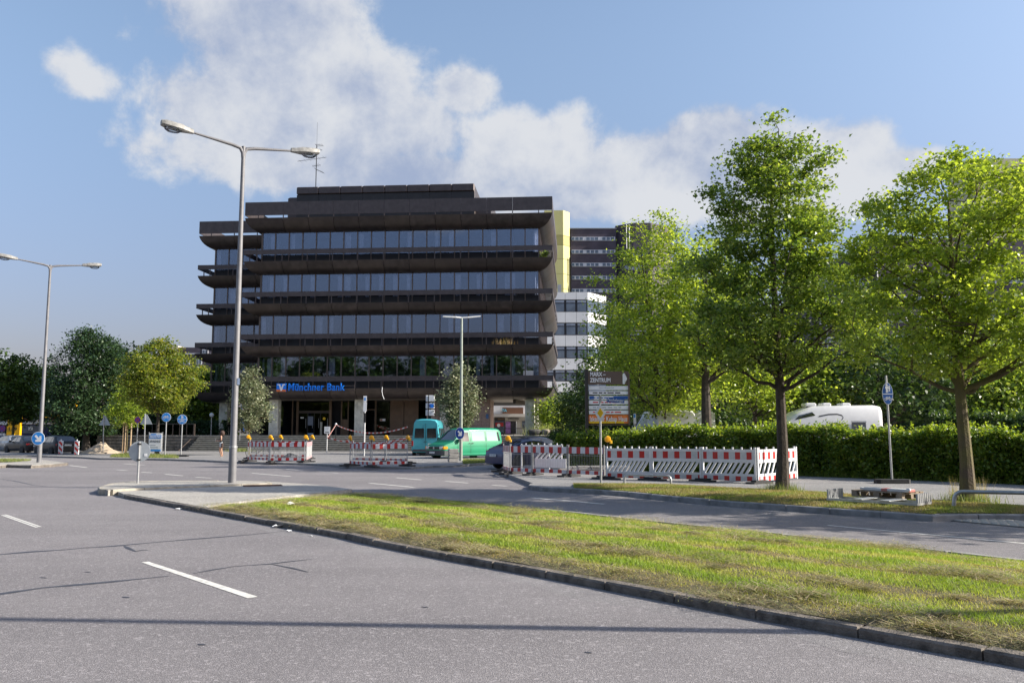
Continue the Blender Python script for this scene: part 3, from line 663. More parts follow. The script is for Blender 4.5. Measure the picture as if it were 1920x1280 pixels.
# granite wall
GRAN=M('pink_granite',(.34,.24,.20),.55,var=.3,scale=16,bump=.15,bscale=60)
gx=[xl(800,2.6),xl(822,2.6),xl(846,2.6),xl(868,2.6),xl(889,2.6),xl(903,2.6),xl(916.5,2.6)]
zz=[1.42,2.35,3.22,4.66]
for i in range(6):
    for j in range(3): MB().box(gx[i]+.006,gx[i+1]-.006,2.6,2.75,zz[j]+.005,zz[j+1]-.005).build('stone_panel',GRAN,bank)
for k in range(4):
    for j in range(3): MB().box(gx[6]+.004,gx[6]+.14,2.6+k*.8+.006,2.6+(k+1)*.8-.006,zz[j]+.005,zz[j+1]-.005).build('stone_panel',GRAN,bank)
MB().box(gx[0]+.02,gx[6]-.02,2.76,6.2,1.4,4.66).build('wall_core',M('wall_core',(.2,.17,.15),.8),bank)
x=xl(913.5,2.6); MB().plate([(x-.12,2.95),(x+.12,2.95),(x+.12,3.35),(x-.12,3.35)],2.56,2.59).build('house_number_plate',M('plaque_blue',(.08,.16,.33),.4),bank)
# beam under the passage soffit, hanging service sign
b0,b1=xl(962,2.4,4.5),xl(985,7,4.4); MB().add([(b0,2.2,4.3),(b0+.25,2.2,4.3),(b1+.25,8,4.3),(b1,8,4.3),(b0,2.2,4.655),(b0+.25,2.2,4.655),(b1+.25,8,4.655),(b1,8,4.655)],[(0,3,2,1),(4,5,6,7),(0,1,5,4),(1,2,6,5),(2,3,7,6),(3,0,4,7)]).build('soffit_beam',M('beam_brown',(.05,.038,.03),.6),bank)
# hanging white cable
q=[A(717,725.5,76.35),A(716.3,733,76.3),A(717.5,741,76.35),A(720.5,748,76.4)]
inv=Matrix.Rotation(BA,4,'Z')@Matrix.Translation(-BO)
MB().tube([inv@Vector((p.x,p.y-.05,p.z)) for p in q],.03,6).build('cable',SIGNW,bank)
# hanging cube sign
hs=thing('hanging_sign','small striped service sign hanging below the balcony by the right columns','sign',l2w(xl(1005.5,1.0),1.0,4.69),-BA)
MB().tube([(0,0,0),(0,0,-.8)],.02,6).build('hanger_rod',DARKM,hs)
za,zb_=A(1005,757,76.5).z-4.69,A(1005,769,76.5).z-4.69
for i,mt in enumerate((M('plaque_navy',(.02,.05,.25),.4),M('plaque_red',(.4,.03,.03),.4),M('plaque_dk',(.05,.05,.06),.4))): MB().box(-.22+i*.1,-.12+i*.1,-.06,.06,za+.48-.5,za+.02).build('sign_face',mt,hs)
MB().box(.1,.24,-.06,.06,za-.02,za+.04).build('sign_box',SIGNW,hs)
# company sign on the first balcony
def bx(u): return xl(u,-.1,6)
zc=A(583,725.3,76.4).z
sg=thing('company_sign','blue illuminated-style lettering with square logo on the first balcony','sign',l2w(bx(583),-.1,5.66),-BA)
zr=zc-5.66; xr=bx(583)
lw=bx(645.5)-bx(540); letter('Münchner Bank',.92,M('letter_blue',(.006,.21,.85),.4),sg,((bx(540)+bx(645.5))/2-xr,0,zr),.12,.018,fitw=lw,spacing=1.06)
lx0,lx1=bx(519)-xr,bx(537)-xr; lo=zr-.38; hi=zr+.36
lg=MB().plate([(lx0,lo),(lx1,lo),(lx1,hi),(lx0,hi)],-.06,.06).build('logo_panel',M('letter_blue',(.01,.16,.62)),sg)
MB().plate([(lx0+.004,lo+.004),(lx1-.004,lo+.004),(lx1-.004,lo+.2),(lx0+.004,lo+.2)],-.066,-.061).build('logo_band',M('logo_orange',(.70,.17,.03),.4),lg)
cx=(lx0+lx1)/2; v_=[(-.34,.30),(-.12,.30),(0,-.02),(.12,.30),(.34,.30),(.34,.2),(.2,.2),(.06,-.3),(-.06,-.3),(-.2,.2),(-.34,.2)]
MB().plate([(cx+a*1.05,zr+b) for a,b in v_][::-1],-.075,-.068).build('logo_mark',SIGNW,lg)
for dz in (-.12,.14): MB().tube([(bx(501)-xr,.1,zr+dz),(bx(664)-xr,.1,zr+dz)],.025,6).build('mounting_rail',MULL,sg)
for u in (501,664): MB().tube([(bx(u)-xr,.1,zr-.3),(bx(u)-xr,.1,zr+.3)],.025,6).build('mounting_post',MULL,sg)
# roof antenna
an=thing('roof_antenna','thin rooftop aerial mast with several crossbars','antenna',l2w(xl(591,7,24),7,zt-.03),-BA); Y_=A(591,300,84.6)
def ah(v): return A(591,v,84.6).z-(zt-.03)
MB().tube([(0,0,0),(0,0,ah(275))],.045,6).build('mast',DARKM,an); MB().tube([(0,0,ah(275)),(0,0,ah(232))],.012,5).build('whip',DARKM,an)
for v,a,b,dv in ((275,-.1,.65,0),(285,-.95,.55,4),(301,-1.9,1.0,8),(313,-.35,.4,4),(323,-.1,.8,-7)):
    cb=MB().tube([(a,-.2,ah(v)-dv*.028),(b,.1,ah(v)+dv*.028)],.022,5).build('crossbar',DARKM,an)
    e=MB()
    for k in range(6): xx=a+(b-a)*(k+.5)/6; f=(k+.5)/6; zz_=ah(v)+(-dv+2*dv*f)*.028; e.tube([(xx,-.5,zz_),(xx,.5,zz_+.02)],.01,4)
    e.build('elements',DARKM,cb)
# ---- plaza with steps
STEPW=M('step_stone',(.17,.16,.135),.85,var=.35,scale=4,bump=.4,bscale=30); STEPE=M('step_edge',(.50,.48,.42),.8,var=.2,scale=5)
SBY=-4.75; NST=8; TR=.34; RI=1.4/NST; SX0,SX1=xl(352,-4.75),29.6
mb=MB(); mb.box(SX0-9.5,SX1+.6,SBY+NST*TR,70,-.2,1.40); plaza=tag(mb.build('plaza',asphalt('plaza_paving',(.30,.28,.25),(.36,.34,.3),fine=40),None,BO,(0,0,-BA)),'raised paved plaza below the office building','plaza',kind='structure')
for k in range(NST):
    MB().box(SX0,SX1,SBY+k*TR,SBY+(k+1)*TR+.1 if k<NST-1 else SBY+(k+1)*TR-.004,-.1 if k==0 else k*RI-.05,(k+1)*RI-(.006 if k==NST-1 else 0)).build('step',STEPW,plaza)
    MB().box(SX0+.02,SX1-.02,SBY+k*TR-.012,SBY+k*TR+.05,(k+1)*RI-.035,(k+1)*RI+.006).build('step_edge',STEPE,plaza)
# retaining wall left of the steps, boulders and planter on the right
RW=M('retaining_stone',(.12,.11,.10),.9,var=.4,scale=3,bump=.7,bscale=12)
rw=thing('retaining_wall','low dark retaining wall at the left end of the steps','wall',l2w(SX0,SBY+NST*TR-.45),-BA)
for j in range(5):
    for i in range(9): MB().bevbox(-9-(j%2)*.4+i*1.0,-9-(j%2)*.4+i*1.0+.985,0+.03*j,.44,j*.28,j*.28+.272,.02).build('wall_stone',RW,rw)
pl=thing('stone_planter','pale stone planter beside the steps carrying rounded boulders','planter',l2w(xl(984,-5.3),-5.3),-BA); PW=M('planter_stone',(.34,.29,.24),.9,var=.3,scale=3,bump=.5,bscale=15)
for j in range(5):
    for i in range(4): MB().bevbox(3.0+i*1.0+(j%2)*.3,3.98+i*1.0+(j%2)*.3,-.8,2.5,j*.29,j*.29+.282,.02).build('wall_stone',PW,pl)
def boulder(name,loc,sx,sy,sz,mat,label,seed):
    m=MB(); rr_=random.Random(seed); n=14; prof=[(.0,-.5),(.6,-.48),(.92,-.3),(1,0),(.95,.28),(.7,.45),(.0,.5)]; vs=[]
    m.lathe([(max(r,.02),h) for r,h in prof],n); m.v=[(math.copysign(abs(x)**.7,x)*sx/2*rr_.uniform(.94,1.05),math.copysign(abs(y)**.7,y)*sy/2*rr_.uniform(.94,1.05),z*sz*rr_.uniform(.96,1.04)) for x,y,z in m.v]
    return tag(m.build(name,mat,None,loc,smooth=True),label,'boulder')
for i,(u0,u1,mt,lb) in enumerate(((988,1015,M('boulder_dark',(.07,.068,.066),.9,var=.4,scale=3,bump=.6,bscale=15),'dark rounded boulder at the left end of the planter edge'),(1015,1033,M('boulder_pale',(.33,.28,.24),.9,var=.3,scale=3,bump=.6,bscale=15),'pale rounded boulder in the middle of the planter edge'),(1033,1050,MATS['boulder_dark'],'dark rounded boulder at the hedge end of the planter edge'))):
    p0,p1=A(u0,808,71.6),A(u1,808,71.6); boulder('boulder',((p0.x+p1.x)/2,71.6,1.69),p1.x-p0.x,1.1,.5,mt,lb,i)
q=A(1035,800,72.6); tuft((q.x,72.9,1.45),900,1.15,.9,((.16,.22,.05),(.40,.40,.14)),'planter_grass','tall pale grass growing behind the boulders',.4,.03)
# black handrail on the plaza edge at right and glass balustrade at left
hr=thing('handrail','thin black handrail at the plaza edge by the granite wall','railing',l2w(xl(926,-1.9),-1.9,1.4),-BA); wr=xl(981,-1.9)-xl(926,-1.9)
MB().tube([(0,0,.62),(wr,0,.62)],.03,6).build('rail',DARKM,hr)
for k in range(4): MB().tube([(wr*k/3,0,0),(wr*k/3,0,.62)],.025,6).build('post',DARKM,hr)
MB().tube([(wr,0,0),(wr,0,1.0),(wr+.15,-1.1,.8),(wr+.15,-1.1,-.3)],.03,6).build('stair_rail',DARKM,hr)
gb=thing('glass_balustrade','glass balustrade with dark posts above the left end of the steps','balustrade',l2w(xl(222,-1.7),-1.7,1.4),-BA); wb=xl(364,-1.7)-xl(222,-1.7)
MB().tube([(0,0,1.02),(wb,0,1.02)],.045,6).build('top_rail',DARKM,gb)
for k in range(12):
    x=wb*k/11; MB().box(x-.03,x+.03,-.03,.03,0,1.0).build('post',MULL if k>7 else DARKM,gb)
    if k<11: MB().box(x+.04,x+wb/11-.04,-.01,.01,.08,.95).build('glass_pane',SG,gb)
MB().tube([(wb+.1,0,1.02),(wb+.1,0,0),(wb+.1,-3.0,0-1.3)],.035,6).build('end_rail',MULL,gb)
# ================================================================== other buildings
def wallbox(name,mat,parent,x0,x1,y0,y1,z0,z1): return MB().box(x0,x1,y0,y1,z0,z1).build(name,mat,parent)
PANELW=M('white_cladding',(.72,.73,.75),.5,var=.05,scale=.8); FRAME=M('dark_window_frame',(.025,.024,.03),.5)
BGLASS=M('far_window_glass',(.10,.13,.18),.08,var=.4,scale=.5,spec=.9)
YELC=M('yellow_cladding',(.60,.57,.24),.6,var=.06,scale=.3); YELD=M('yellow_cladding_shade',(.40,.37,.13),.6,var=.06,scale=.3)  # darker yellow: the tower's shade band put into the cladding colour
BRICK=M('dark_brick',(.078,.065,.088),.8,var=.25,scale=.5)
YB=120; P=lambda u,v:A(u,v,YB)
wo_=thing('white_office','white clad office block with dark ribbon windows right of the bank','building',(P(1030,812).x,YB,0)); ox=wo_.location.x
x1=P(1103.5,812).x-ox; bandv=[(548,561.5),(585,604.7),(628.6,649),(672,693),(715,735),(757,775)]; pw=A(21.1+960,812,YB).x
facet=Vector((3.0,3.6,0)); fl=facet.length; fdir=facet.normalized(); fn=Vector((fdir.y,-fdir.x,0))
def fbox(mb,s0,s1,o0,o1,z0,z1):
    vs=[]
    for z in (z0,z1):
        for s,o in ((s0,o1),(s1,o1),(s1,o0),(s0,o0)):
            q=Vector((x1,0,0))+fdir*s+fn*o; vs.append((q.x,q.y,z))
    return mb.add(vs,[(0,3,2,1),(4,5,6,7),(0,1,5,4),(1,2,6,5),(2,3,7,6),(3,0,4,7)])
for i,(va,vb) in enumerate(bandv):
    za,zb=P(1070,va).z,P(1070,vb).z
    for k in range(4):
        wallbox('cladding_panel',PANELW,wo_,max(-.5,x1-(k+1)*pw)+.02,x1-k*pw-.02,-.1,.1,zb,za)
    for k in range(2): fbox(MB(),fl*k/2+.02,fl*(k+1)/2-.02,-.1,.1,zb,za).build('cladding_panel',PANELW,wo_)
    if i<len(bandv)-1:
        zc_=P(1070,bandv[i+1][0]).z
        for k in range(4):
            w0,w1=x1-(k+1)*pw,x1-k*pw
            fr=wallbox('window_frame',FRAME,wo_,w0+.01,w1-.01,.05,.2,zc_,zb)
            split=zb-(zb-zc_)*.28
            wallbox('pane',BGLASS,fr,w0+.16,w1-.16,-.01,.04,zc_+.1,split-.06); wallbox('pane',M('pale_pane',(.30,.34,.42),.1,var=.3,scale=.4),fr,w0+.16,w1-.16,-.01,.04,split+.06,zb-.1)
        for k in range(2): fbox(MB(),fl*k/2+.03,fl*(k+1)/2-.03,-.2,.02,zc_,zb).build('window_frame',BGLASS,wo_)
ztop=P(1070,548).z
MB().prism([(-.6,.25),(x1-.05,.25),(x1+facet.x-.3,facet.y+.1),(x1+facet.x-.3,14),(-.6,14)],0,ztop-.15).build('core',FRAME,wo_)
wallbox('roof_unit',GALV,wo_,P(1047,545).x-ox-.0,P(1053,545).x-ox,1,2,ztop-.1,P(1050,531).z)
wallbox('yellow_blind',YELC,wo_,x1-4*pw+.2,x1-3*pw-.7,-.06,-.03,P(1070,671).z,P(1070,652).z)
# yellow stair tower + dark high-rise
YT=178; P=lambda u,v:A(u,v,YT)
tw=thing('stair_tower','tall pale yellow clad tower beside the white office','building',(P(1036,812).x,YT,0)); ox=tw.location.x
jv=[394,441,459,485,513,541,570,600,640,690,750,812]; xa,xb,xc=-1.5,P(1058.5,812).x-ox,P(1072,812).x-ox
for i in range(len(jv)-1):
    za,zb=P(1050,jv[i]).z,P(1050,jv[i+1]).z; mt=YELD if i==1 else YELC
    MB().prism([(xa,0),(xb,0),(xc,1.9),(xc,10),(xa,10)],zb+.05,za-.04).build('cladding_panel',mt,tw)
MB().prism([(xa,.12),(xb-.1,.12),(xc-.15,2.0),(xc-.15,9.8),(xa,9.8)],0,P(1050,394.5).z).build('core',YELD,tw)
YH=180; P=lambda u,v:A(u,v,YH)
hrz=thing('dark_highrise','dark brick high-rise with white ribbon windows behind the trees','building',(P(1072.5,812).x,YH,0)); ox=hrz.location.x
xw=P(1160,812).x-ox; xe=P(1225,812).x-ox; xf=P(1271,812).x-ox
MB().box(0,xw,0,14,0,P(1100,429).z).build('wall',BRICK,hrz); MB().prism([(xw+.05,1.2),(xw+3.5,-1.5),(xe,-1.5),(xf,2.5),(xf,16),(xw+.05,16)],0,P(1210,421).z).build('wall',BRICK,hrz)
MB().box(-.1,xw+.1,-.15,14,P(1100,429).z+.003,P(1100,427.6).z).build('roof_edge',GALV,hrz)
RIBW=M('ribbon_white',(.62,.64,.70),.5,var=.05)
for r in range(15):
    va=444.4+24.25*r; za,zb=P(1100,va).z,P(1100,va+7).z
    if zb<3: break
    rb=wallbox('window_band',RIBW,hrz,.3,P(1158,812).x-ox,-.12,-.01,zb,za)
    for g0 in (1073.5,1103,1133.5):
        for k in range(3):
            u=g0+k*8.2; wallbox('pane',BGLASS,rb,P(u,812).x-ox,P(u+6.0,812).x-ox,-.16,-.125,zb+.12,za-.1)
    va2=476+24.25*r; za,zb=P(1180,va2).z,P(1180,va2+8).z
    if zb>3:
        rb=wallbox('window_band',RIBW,hrz,P(1167,812).x-ox+1.4,P(1215,812).x-ox,-1.62,-1.51,zb,za)
        for k in range(5): u=1174+k*8.2; wallbox('pane',BGLASS,rb,P(u,812).x-ox,P(u+6,812).x-ox,-1.66,-1.625,zb+.12,za-.1)
MB().tube([(xw+2,-1.7,P(1190,470).z),(xw+2,-1.7,P(1190,425).z)],.1,6).build('ladder_rail',GALV,hrz); MB().tube([(xw+2.6,-1.7,P(1190,470).z),(xw+2.6,-1.7,P(1190,425).z)],.1,6).build('ladder_rail',GALV,hrz)
# dark block behind the right-hand trees
YD=125; P=lambda u,v:A(u,v,YD)
db=thing('dark_block','dark brick apartment block with white windows showing through the right trees','building',(P(1535,812).x,YD,0)); ox=db.location.x; X2=P(2150,812).x-ox
MB().box(0,P(1650,812).x-ox,0,14,0,P(1590,492).z).build('wall',BRICK,db); MB().box(P(1650,812).x-ox+.02,X2,-2,14,0,P(1700,452).z).build('wall',BRICK,db)
MB().box(P(1570,812).x-ox,P(1592,812).x-ox,2,6,P(1590,492).z,P(1580,480).z).build('roof_box',BRICK,db)
for r in range(8):
    va=524+36*r; za,zb=P(1600,va).z,P(1600,va+12).z
    for (u0,u1,yy) in ((1545,1580,-.1),(1590,1632,-.1),(1640,1649,-.1),(1662,1700,-2.1),(1712,1750,-2.1),(1770,1810,-2.1),(1830,1870,-2.1),(1890,1925,-2.1)):
        wf=wallbox('window_frame',RIBW,db,P(u0,812).x-ox,P(u1,812).x-ox,yy,yy+.09,zb,za); n=max(1,int((u1-u0)/13)); w=(P(u1,812).x-P(u0,812).x)/n
        for k in range(n): wallbox('pane',BGLASS,wf,P(u0,812).x-ox+k*w+.12,P(u0,812).x-ox+(k+1)*w-.12,yy-.04,yy-.005,zb+.12,za-.12)
for u in (1561,1650): MB().tube([(P(u,812).x-ox-.3,-.25 if u<1600 else -2.2,0),(P(u,812).x-ox-.3,-.25 if u<1600 else -2.2,P(u,500).z)],.12,6).build('downpipe',GALV,db)
YT2=165; P=lambda u,v:A(u,v,YT2); BEI=M('beige_cladding',(.52,.50,.33),.6,var=.05,scale=.3)
t2=thing('beige_tower','beige clad stair tower rising behind the rightmost street tree','building',(P(1848,812).x,YT2,0)); ox=t2.location.x
jv=[297,341,385,430,475,520,580,650,730,812]
for i in range(len(jv)-1): MB().prism([(0,.8),(1.2,0),(P(1960,812).x-ox,0),(P(1960,812).x-ox,9),(0,9)],P(1880,jv[i+1]).z+.04,P(1880,jv[i]).z-.03).build('cladding_panel',BEI,t2)
P=lambda u,v:A(u,v,140)
t3=thing('beige_block','small beige clad block above the roof of the dark block','building',(P(1658,812).x,140,0)); ox=t3.location.x
MB().box(0,P(1712,812).x-ox,0,8,0,P(1680,466).z).build('wall',BEI,t3); MB().box(-.1,P(1712,812).x-ox+.1,-.1,8.1,P(1680,466).z+.004,P(1680,464).z).build('roof_edge',GALV,t3)
wallbox('window',RIBW,t3,.5,1.2,-.05,-.004,P(1680,486).z,P(1680,472).z)
# left background block
P=lambda u,v:A(u,v,150)
lb=thing('brick_apartments','brown brick apartments with white windows behind the left trees','building',(P(313,812).x,150,0)); ox=lb.location.x
MB().box(0,P(327,812).x-ox,0,9,0,P(320,648).z).build('wall',M('pale_render',(.55,.48,.40),.8),lb); MB().box(P(327,812).x-ox+.03,P(345,812).x-ox,0,9,0,P(330,651).z).build('wall',M('brown_brick',(.19,.13,.10),.85,var=.2,scale=.6),lb)
MB().box(P(345,812).x-ox+.03,P(420,812).x-ox,-.8,9,0,P(360,652).z).build('wall',BRICK,lb); MB().box(P(345,812).x-ox,P(420,812).x-ox,-.95,-.82,P(360,664.6).z,P(360,663).z).build('ledge',RIBW,lb)
for (u0,u1,va,vb) in ((342,354,674,684.5),(366,377,674,684.5),(377,388,656,664),(395,405,674,684.5)):
    wf=wallbox('window_frame',RIBW,lb,P(u0,812).x-ox,P(u1,812).x-ox,-1.0,-.86,P(350,vb).z,P(350,va).z); m_=(P(u0,812).x+P(u1,812).x)/2-ox
    wallbox('pane',BGLASS,wf,P(u0,812).x-ox+.12,m_-.08,-1.04,-1.005,P(350,vb).z+.12,P(350,va).z-.12); wallbox('pane',BGLASS,wf,m_+.08,P(u1,812).x-ox-.12,-1.04,-1.005,P(350,vb).z+.12,P(350,va).z-.12)
# shops behind the passage
YS=112; P=lambda u,v:A(u,v,YS)
sh=thing('shop_row','low white shop row seen through the open passage','building',(P(915,812).x,YS,1.4)); ox=sh.location.x; SB=1.4
def sb(name,mat,u0,u1,va,vb,y0=-.1,y1=.1,par=None): return MB().box(P(u0,812).x-ox,P(u1,812).x-ox,y0,y1,P(950,vb).z-SB,P(950,va).z-SB).build(name,mat,par or sh)
wallm=M('shop_wall',(.55,.52,.47),.8,var=.1,scale=.7)
for u in range(905,1110,17): sb('cladding_panel',PANELW,u+.2,u+16.8,757,775.5,-.25,-.05)
MB().box(P(905,812).x-ox,P(1110,812).x-ox,-1.8,-.3,P(950,781.5).z-SB,P(950,776).z-SB).build('canopy',wallm,sh)
MB().box(P(905,812).x-ox,P(1110,812).x-ox,.1,8,0,P(950,758).z-SB).build('core',wallm,sh)
sw=sb('shop_window',FRAME,927,946.5,783,812.5,-.08,.05); sb('pane',BGLASS,928,945.5,789,811,-.14,-.1,sw); sb('poster',M('shop_red',(.42,.03,.03),.5),929,944,792,799,-.2,-.16,sw)
pc=P(935,797); MB().plate([(pc.x-ox+a,pc.z-SB+b) for a,b in circ(.22,12)],-.24,-.21).build('emblem',SIGNW,sw); sb('transom_board',BROWN,933,945,783.5,787,-.2,-.15,sw)
sb('door_panel',M('purple_panel',(.33,.17,.42),.5),948,957.2,790,812.5,-.12,-.05); sb('door',FRAME,957.5,967.5,790,812.5,-.12,-.05); sb('door_frame',SIGNW,967.6,969,789,812.5,-.14,-.05); sb('lintel',FRAME,952,973,784,785.5,-.2,-.05)
sb('shop_window',BGLASS,979,986,789,802,-.1,-.02); wf=sb('shop_window',FRAME,1015,1032,783,812,-.1,0); sb('pane',BGLASS,1016,1023,787,811,-.14,-.11,wf); sb('pane',BGLASS,1024,1031,787,811,-.14,-.11,wf); sb('notice',SIGNW,1018,1025,795,799,-.2,-.16,wf)
sn=sb('shop_sign',M('sign_brown',(.16,.08,.05),.5),942,981,764,775.5,-.5,-.3); a_=P(950,769.5); letter('TA',.5,M('sign_cyan',(.15,.55,.75),.4),sn,(a_.x-ox-.3,-.52,a_.z-SB),.04,.02)
# petrol station far left
YP=108; P=lambda u,v:A(u,v,YP); YP_M=M('station_yellow',(.80,.43,.0),.4,var=.05); NAVY=M('station_navy',(.01,.02,.11),.4)
ps=thing('petrol_station','petrol station with navy front, red band and yellow fascia behind the parked cars','building',(P(-60,812).x,YP,0)); ox=ps.location.x
def pb(name,mat,u0,u1,va,vb,y0,y1,par=None): return MB().box(P(u0,812).x-ox,P(u1,812).x-ox,y0,y1,P(50,vb).z,P(50,va).z).build(name,mat,par or ps)
pb('wall',NAVY,-60,125,795,840,.1,8); pb('fascia',SIGNW,-60,125,787,794,-.2,.4); pb('red_band',RED,38,125,783.5,786.8,-.25,.4); pb('sign_band',M('station_pale',(.5,.52,.55),.5),38,105,772,783,-.1,.4)
for u in (45,58,61,73,84): pb('sign_divider',FRAME,u,u+.8,772,783,-.16,-.105)
pb('yellow_fascia',YP_M,62,150,752,769,-1.5,3); pb('yellow_fascia',YP_M,94,128,775,783,-1.4,-.3); pb('white_wall',SIGNW,-60,14,792,796,-.4,-.25); pb('window',BGLASS,42,74,797,812,-.05,.05); pb('white_base',SIGNW,-60,12,812,830,-.4,-.1); pb('window',M('station_dark',(.02,.03,.06),.2),2,12,798,812,-.3,0)
pb('pale_panel',PANELW,54,62,799,806,-.15,-.08)
pyl=thing('price_pylon','tall yellow fuel price pylon standing behind the leftmost tree','sign',(P(26,812).x,104,0)); P=lambda u,v:A(u,v,104); ox=pyl.location.x
MB().bevbox(P(13.5,812).x-ox,P(39,812).x-ox,-.2,.2,P(26,817).z,P(26,766).z,.05).build('pylon_panel',YP_M,pyl); MB().box(P(14,812).x-ox,P(37,812).x-ox,-.15,.15,0,P(26,817.2).z).build('pylon_base',M('station_blue',(.02,.06,.35),.4),pyl)
for i,(v,t) in enumerate(((782,'1.11'),(793,'1.15'),(804,'1.19'))): letter(t,.62,BLACK,pyl,(P(25,812).x-ox,-.21,P(26,v).z),.02,.02,'price_figures')
MB().box(P(26,812).x-ox,P(38,812).x-ox,-1.2,-1.1,P(26,820).z,P(26,812.5).z).build('small_board',YP_M,pyl)
# ================================================================== trees, hedges, shrubs
BARK=M('bark_grey',(.06,.048,.038),.9,var=.4,scale=9,bump=1.0,bscale=28); BARKM=M('bark_mossy',(.105,.075,.055),.9,scale=2.2,bump=1.0,bscale=28,col2=(.14,.125,.035)); BARKD=M('bark_dark',(.05,.042,.035),.9,var=.4,scale=9,bump=.8,bscale=25)
LEAF=foliage('leaf_maple',.45,(1.4,1.3,.5),.35); LEAFD=foliage('leaf_dark',.22,(1.1,1.15,.6),.42); LEAFS=foliage('leaf_silver',.2,(1.1,1.1,.8),.5)
def leaves(name,C,size,pal,mat,parent,r,up=.9,maple=False):
    N=len(C); n=r.normal(0,1,(N,3)); n[:,2]=np.abs(n[:,2])*.6+up*r.uniform(.2,1.6,N); n/=np.linalg.norm(n,axis=1)[:,None]
    a=r.normal(0,1,(N,3)); t=a-n*(a*n).sum(1)[:,None]; t/=np.linalg.norm(t,axis=1)[:,None]; b=np.cross(n,t)
    s=(size*r.uniform(.6,1.35,N))[:,None]
    if maple: sh=[(-.5,0,0),(-.15,-.5,.06),(.12,-.2,0),(.6,0,-.06),(.12,.2,0),(-.15,.5,.06)]
    else: sh=[(-.5,0,0),(-.02,-.33,.09),(.55,0,-.05),(-.02,.33,.09)]
    V=np.stack([C+t*s*x+b*s*y+n*s*z for x,y,z in sh],1)
    pal=np.array(pal); k=r.integers(0,len(pal),N); c=pal[k]*r.uniform(.75,1.25,(N,1))
    return mesh_np(name,V,len(sh),mat,c,parent)
def tree(name,label,base,H,z0,prof,rt,ncl,lpc,ls,pal,seed,cat='tree',group=None,maple=False,nlimb=16,clr=.42,flat=.55,mat=None,bark=None,stems=1,lean=(0,0),mind=.0,twig=.012):
    r=np.random.default_rng(seed); mat=mat or LEAF; bark=bark or BARK
    root=thing(name,label,cat,base,0,group)
    ph=r.uniform(0,6.28,6)
    def rad(f,an):
        zs=[p[0] for p in prof]; rs=[p[1] for p in prof]
        return np.interp(f,zs,rs)*(1+.17*np.sin(2*an+ph[0]+3*f)+.14*np.sin(3*an+ph[1]-7*f)+.12*np.sin(5*an+ph[2]+11*f))
    C=[]; tries=0
    while len(C)<ncl and tries<ncl*60:
        tries+=1; f=r.uniform(0,1); an=r.uniform(0,6.283); rm=max(p[1] for p in prof)
        if r.uniform()>np.interp(f,[p[0] for p in prof],[p[1] for p in prof])/rm: continue
        rr_=rad(f,an)*math.sqrt(r.uniform(.10,1)); p=np.array([math.cos(an)*rr_+lean[0]*f,math.sin(an)*rr_+lean[1]*f,z0+f*(H-z0)-.12*rr_*(1-f)])
        if mind and C and np.min(np.linalg.norm(np.array(C)-p,axis=1))<mind: continue
        C.append(p)
    C=np.array(C)
    tm=MB(); samples=[]
    tops=[]
    for sI in range(stems):
        aa=ph[3]+sI*2*math.pi/stems; sp=(0 if stems==1 else 1); top=np.array([lean[0]*.8+sp*math.cos(aa)*.55*(H*.16),lean[1]*.8+sp*math.sin(aa)*.55*(H*.16),z0+(H-z0)*.78])
        pts=[];rs=[]
        for i in range(9):
            f=i/8; q=top*f+np.array([math.sin(f*5+ph[4]+sI),math.cos(f*4+ph[5]),0])*.05*H*.12*(0 if i==0 else 1)+(np.array([math.cos(aa),math.sin(aa),0])*sp*.12 if i==0 else 0)
            q[2]=top[2]*f-(.1 if i==0 else 0); pts.append(q); rs.append(rt*(1.28 if i==0 else 1-.84*f**1.1)*(1 if stems==1 else .75))
        tm.tube(pts,rs,9); tops.append((pts,rs))
        for i in range(3,9): samples.append((pts[i],rs[i]*.5))
    tm.build('trunk',bark,root,smooth=True)
    bm_=MB(); ends=[]; idx=list(range(len(C))); r.shuffle(idx)
    for i in idx:
        if len(ends)>=nlimb: break
        if np.hypot(C[i][0],C[i][1])<.35*np.interp((C[i][2]-z0)/(H-z0),[p[0] for p in prof],[p[1] for p in prof]): continue
        if ends and min(np.linalg.norm(C[i]-C[j]) for j in ends)<.8*(H-z0)/math.sqrt(nlimb)*.8: continue
        ends.append(i)
    for i in ends:
        e=C[i]; pts0,rs0=tops[i%stems]; hd=np.hypot(e[0],e[1]); zs=min(max(z0*.82,e[2]-.75*hd),pts0[-1][2]*.97); k=min(7,int(zs/pts0[-1][2]*8)); f=zs/pts0[-1][2]*8-k
        st=pts0[k]*(1-f)+pts0[k+1]*f; R0=(rs0[k]*(1-f)+rs0[k+1]*f)*.55
        mid=st*.5+e*.5+np.array([r.normal(0,.1),r.normal(0,.1),-.06*hd]); ps=[]
        for q in range(7):
            g=q/6; ps.append(st*(1-g)**2+mid*2*g*(1-g)+e*g*g+(r.normal(0,.035,3) if 0<q<6 else 0))
        rr_=[R0*(1-.88*q/6) for q in range(7)]; bm_.tube(ps,rr_,6)
        for q in range(2,7): samples.append((ps[q],rr_[q]))
    SP=np.array([s_[0] for s_ in samples])
    LP=[]
    for i,c in enumerate(C):
        dd=np.linalg.norm(SP-c,axis=1)+np.maximum(0,SP[:,2]-c[2])*1.5; j=int(np.argmin(dd)); a=SP[j]
        if dd[j]>.12:
            m_=(a+c)/2+r.normal(0,.06,3); bm_.tube([a,m_,c],[max(twig*1.4,min(samples[j][1],.03)),twig,twig*.5],4,False)
        n=int(lpc*r.uniform(.6,1.4)); pts=r.normal(0,1,(n,3))*np.array([clr,clr,clr*flat])*r.uniform(.7,1.25)+c
        LP.append(pts)
    bm_.build('branches',bark,root,smooth=True)
    LP=np.concatenate(LP); leaves('crown',LP,ls,pal,mat,root,r,maple=maple)
    return root
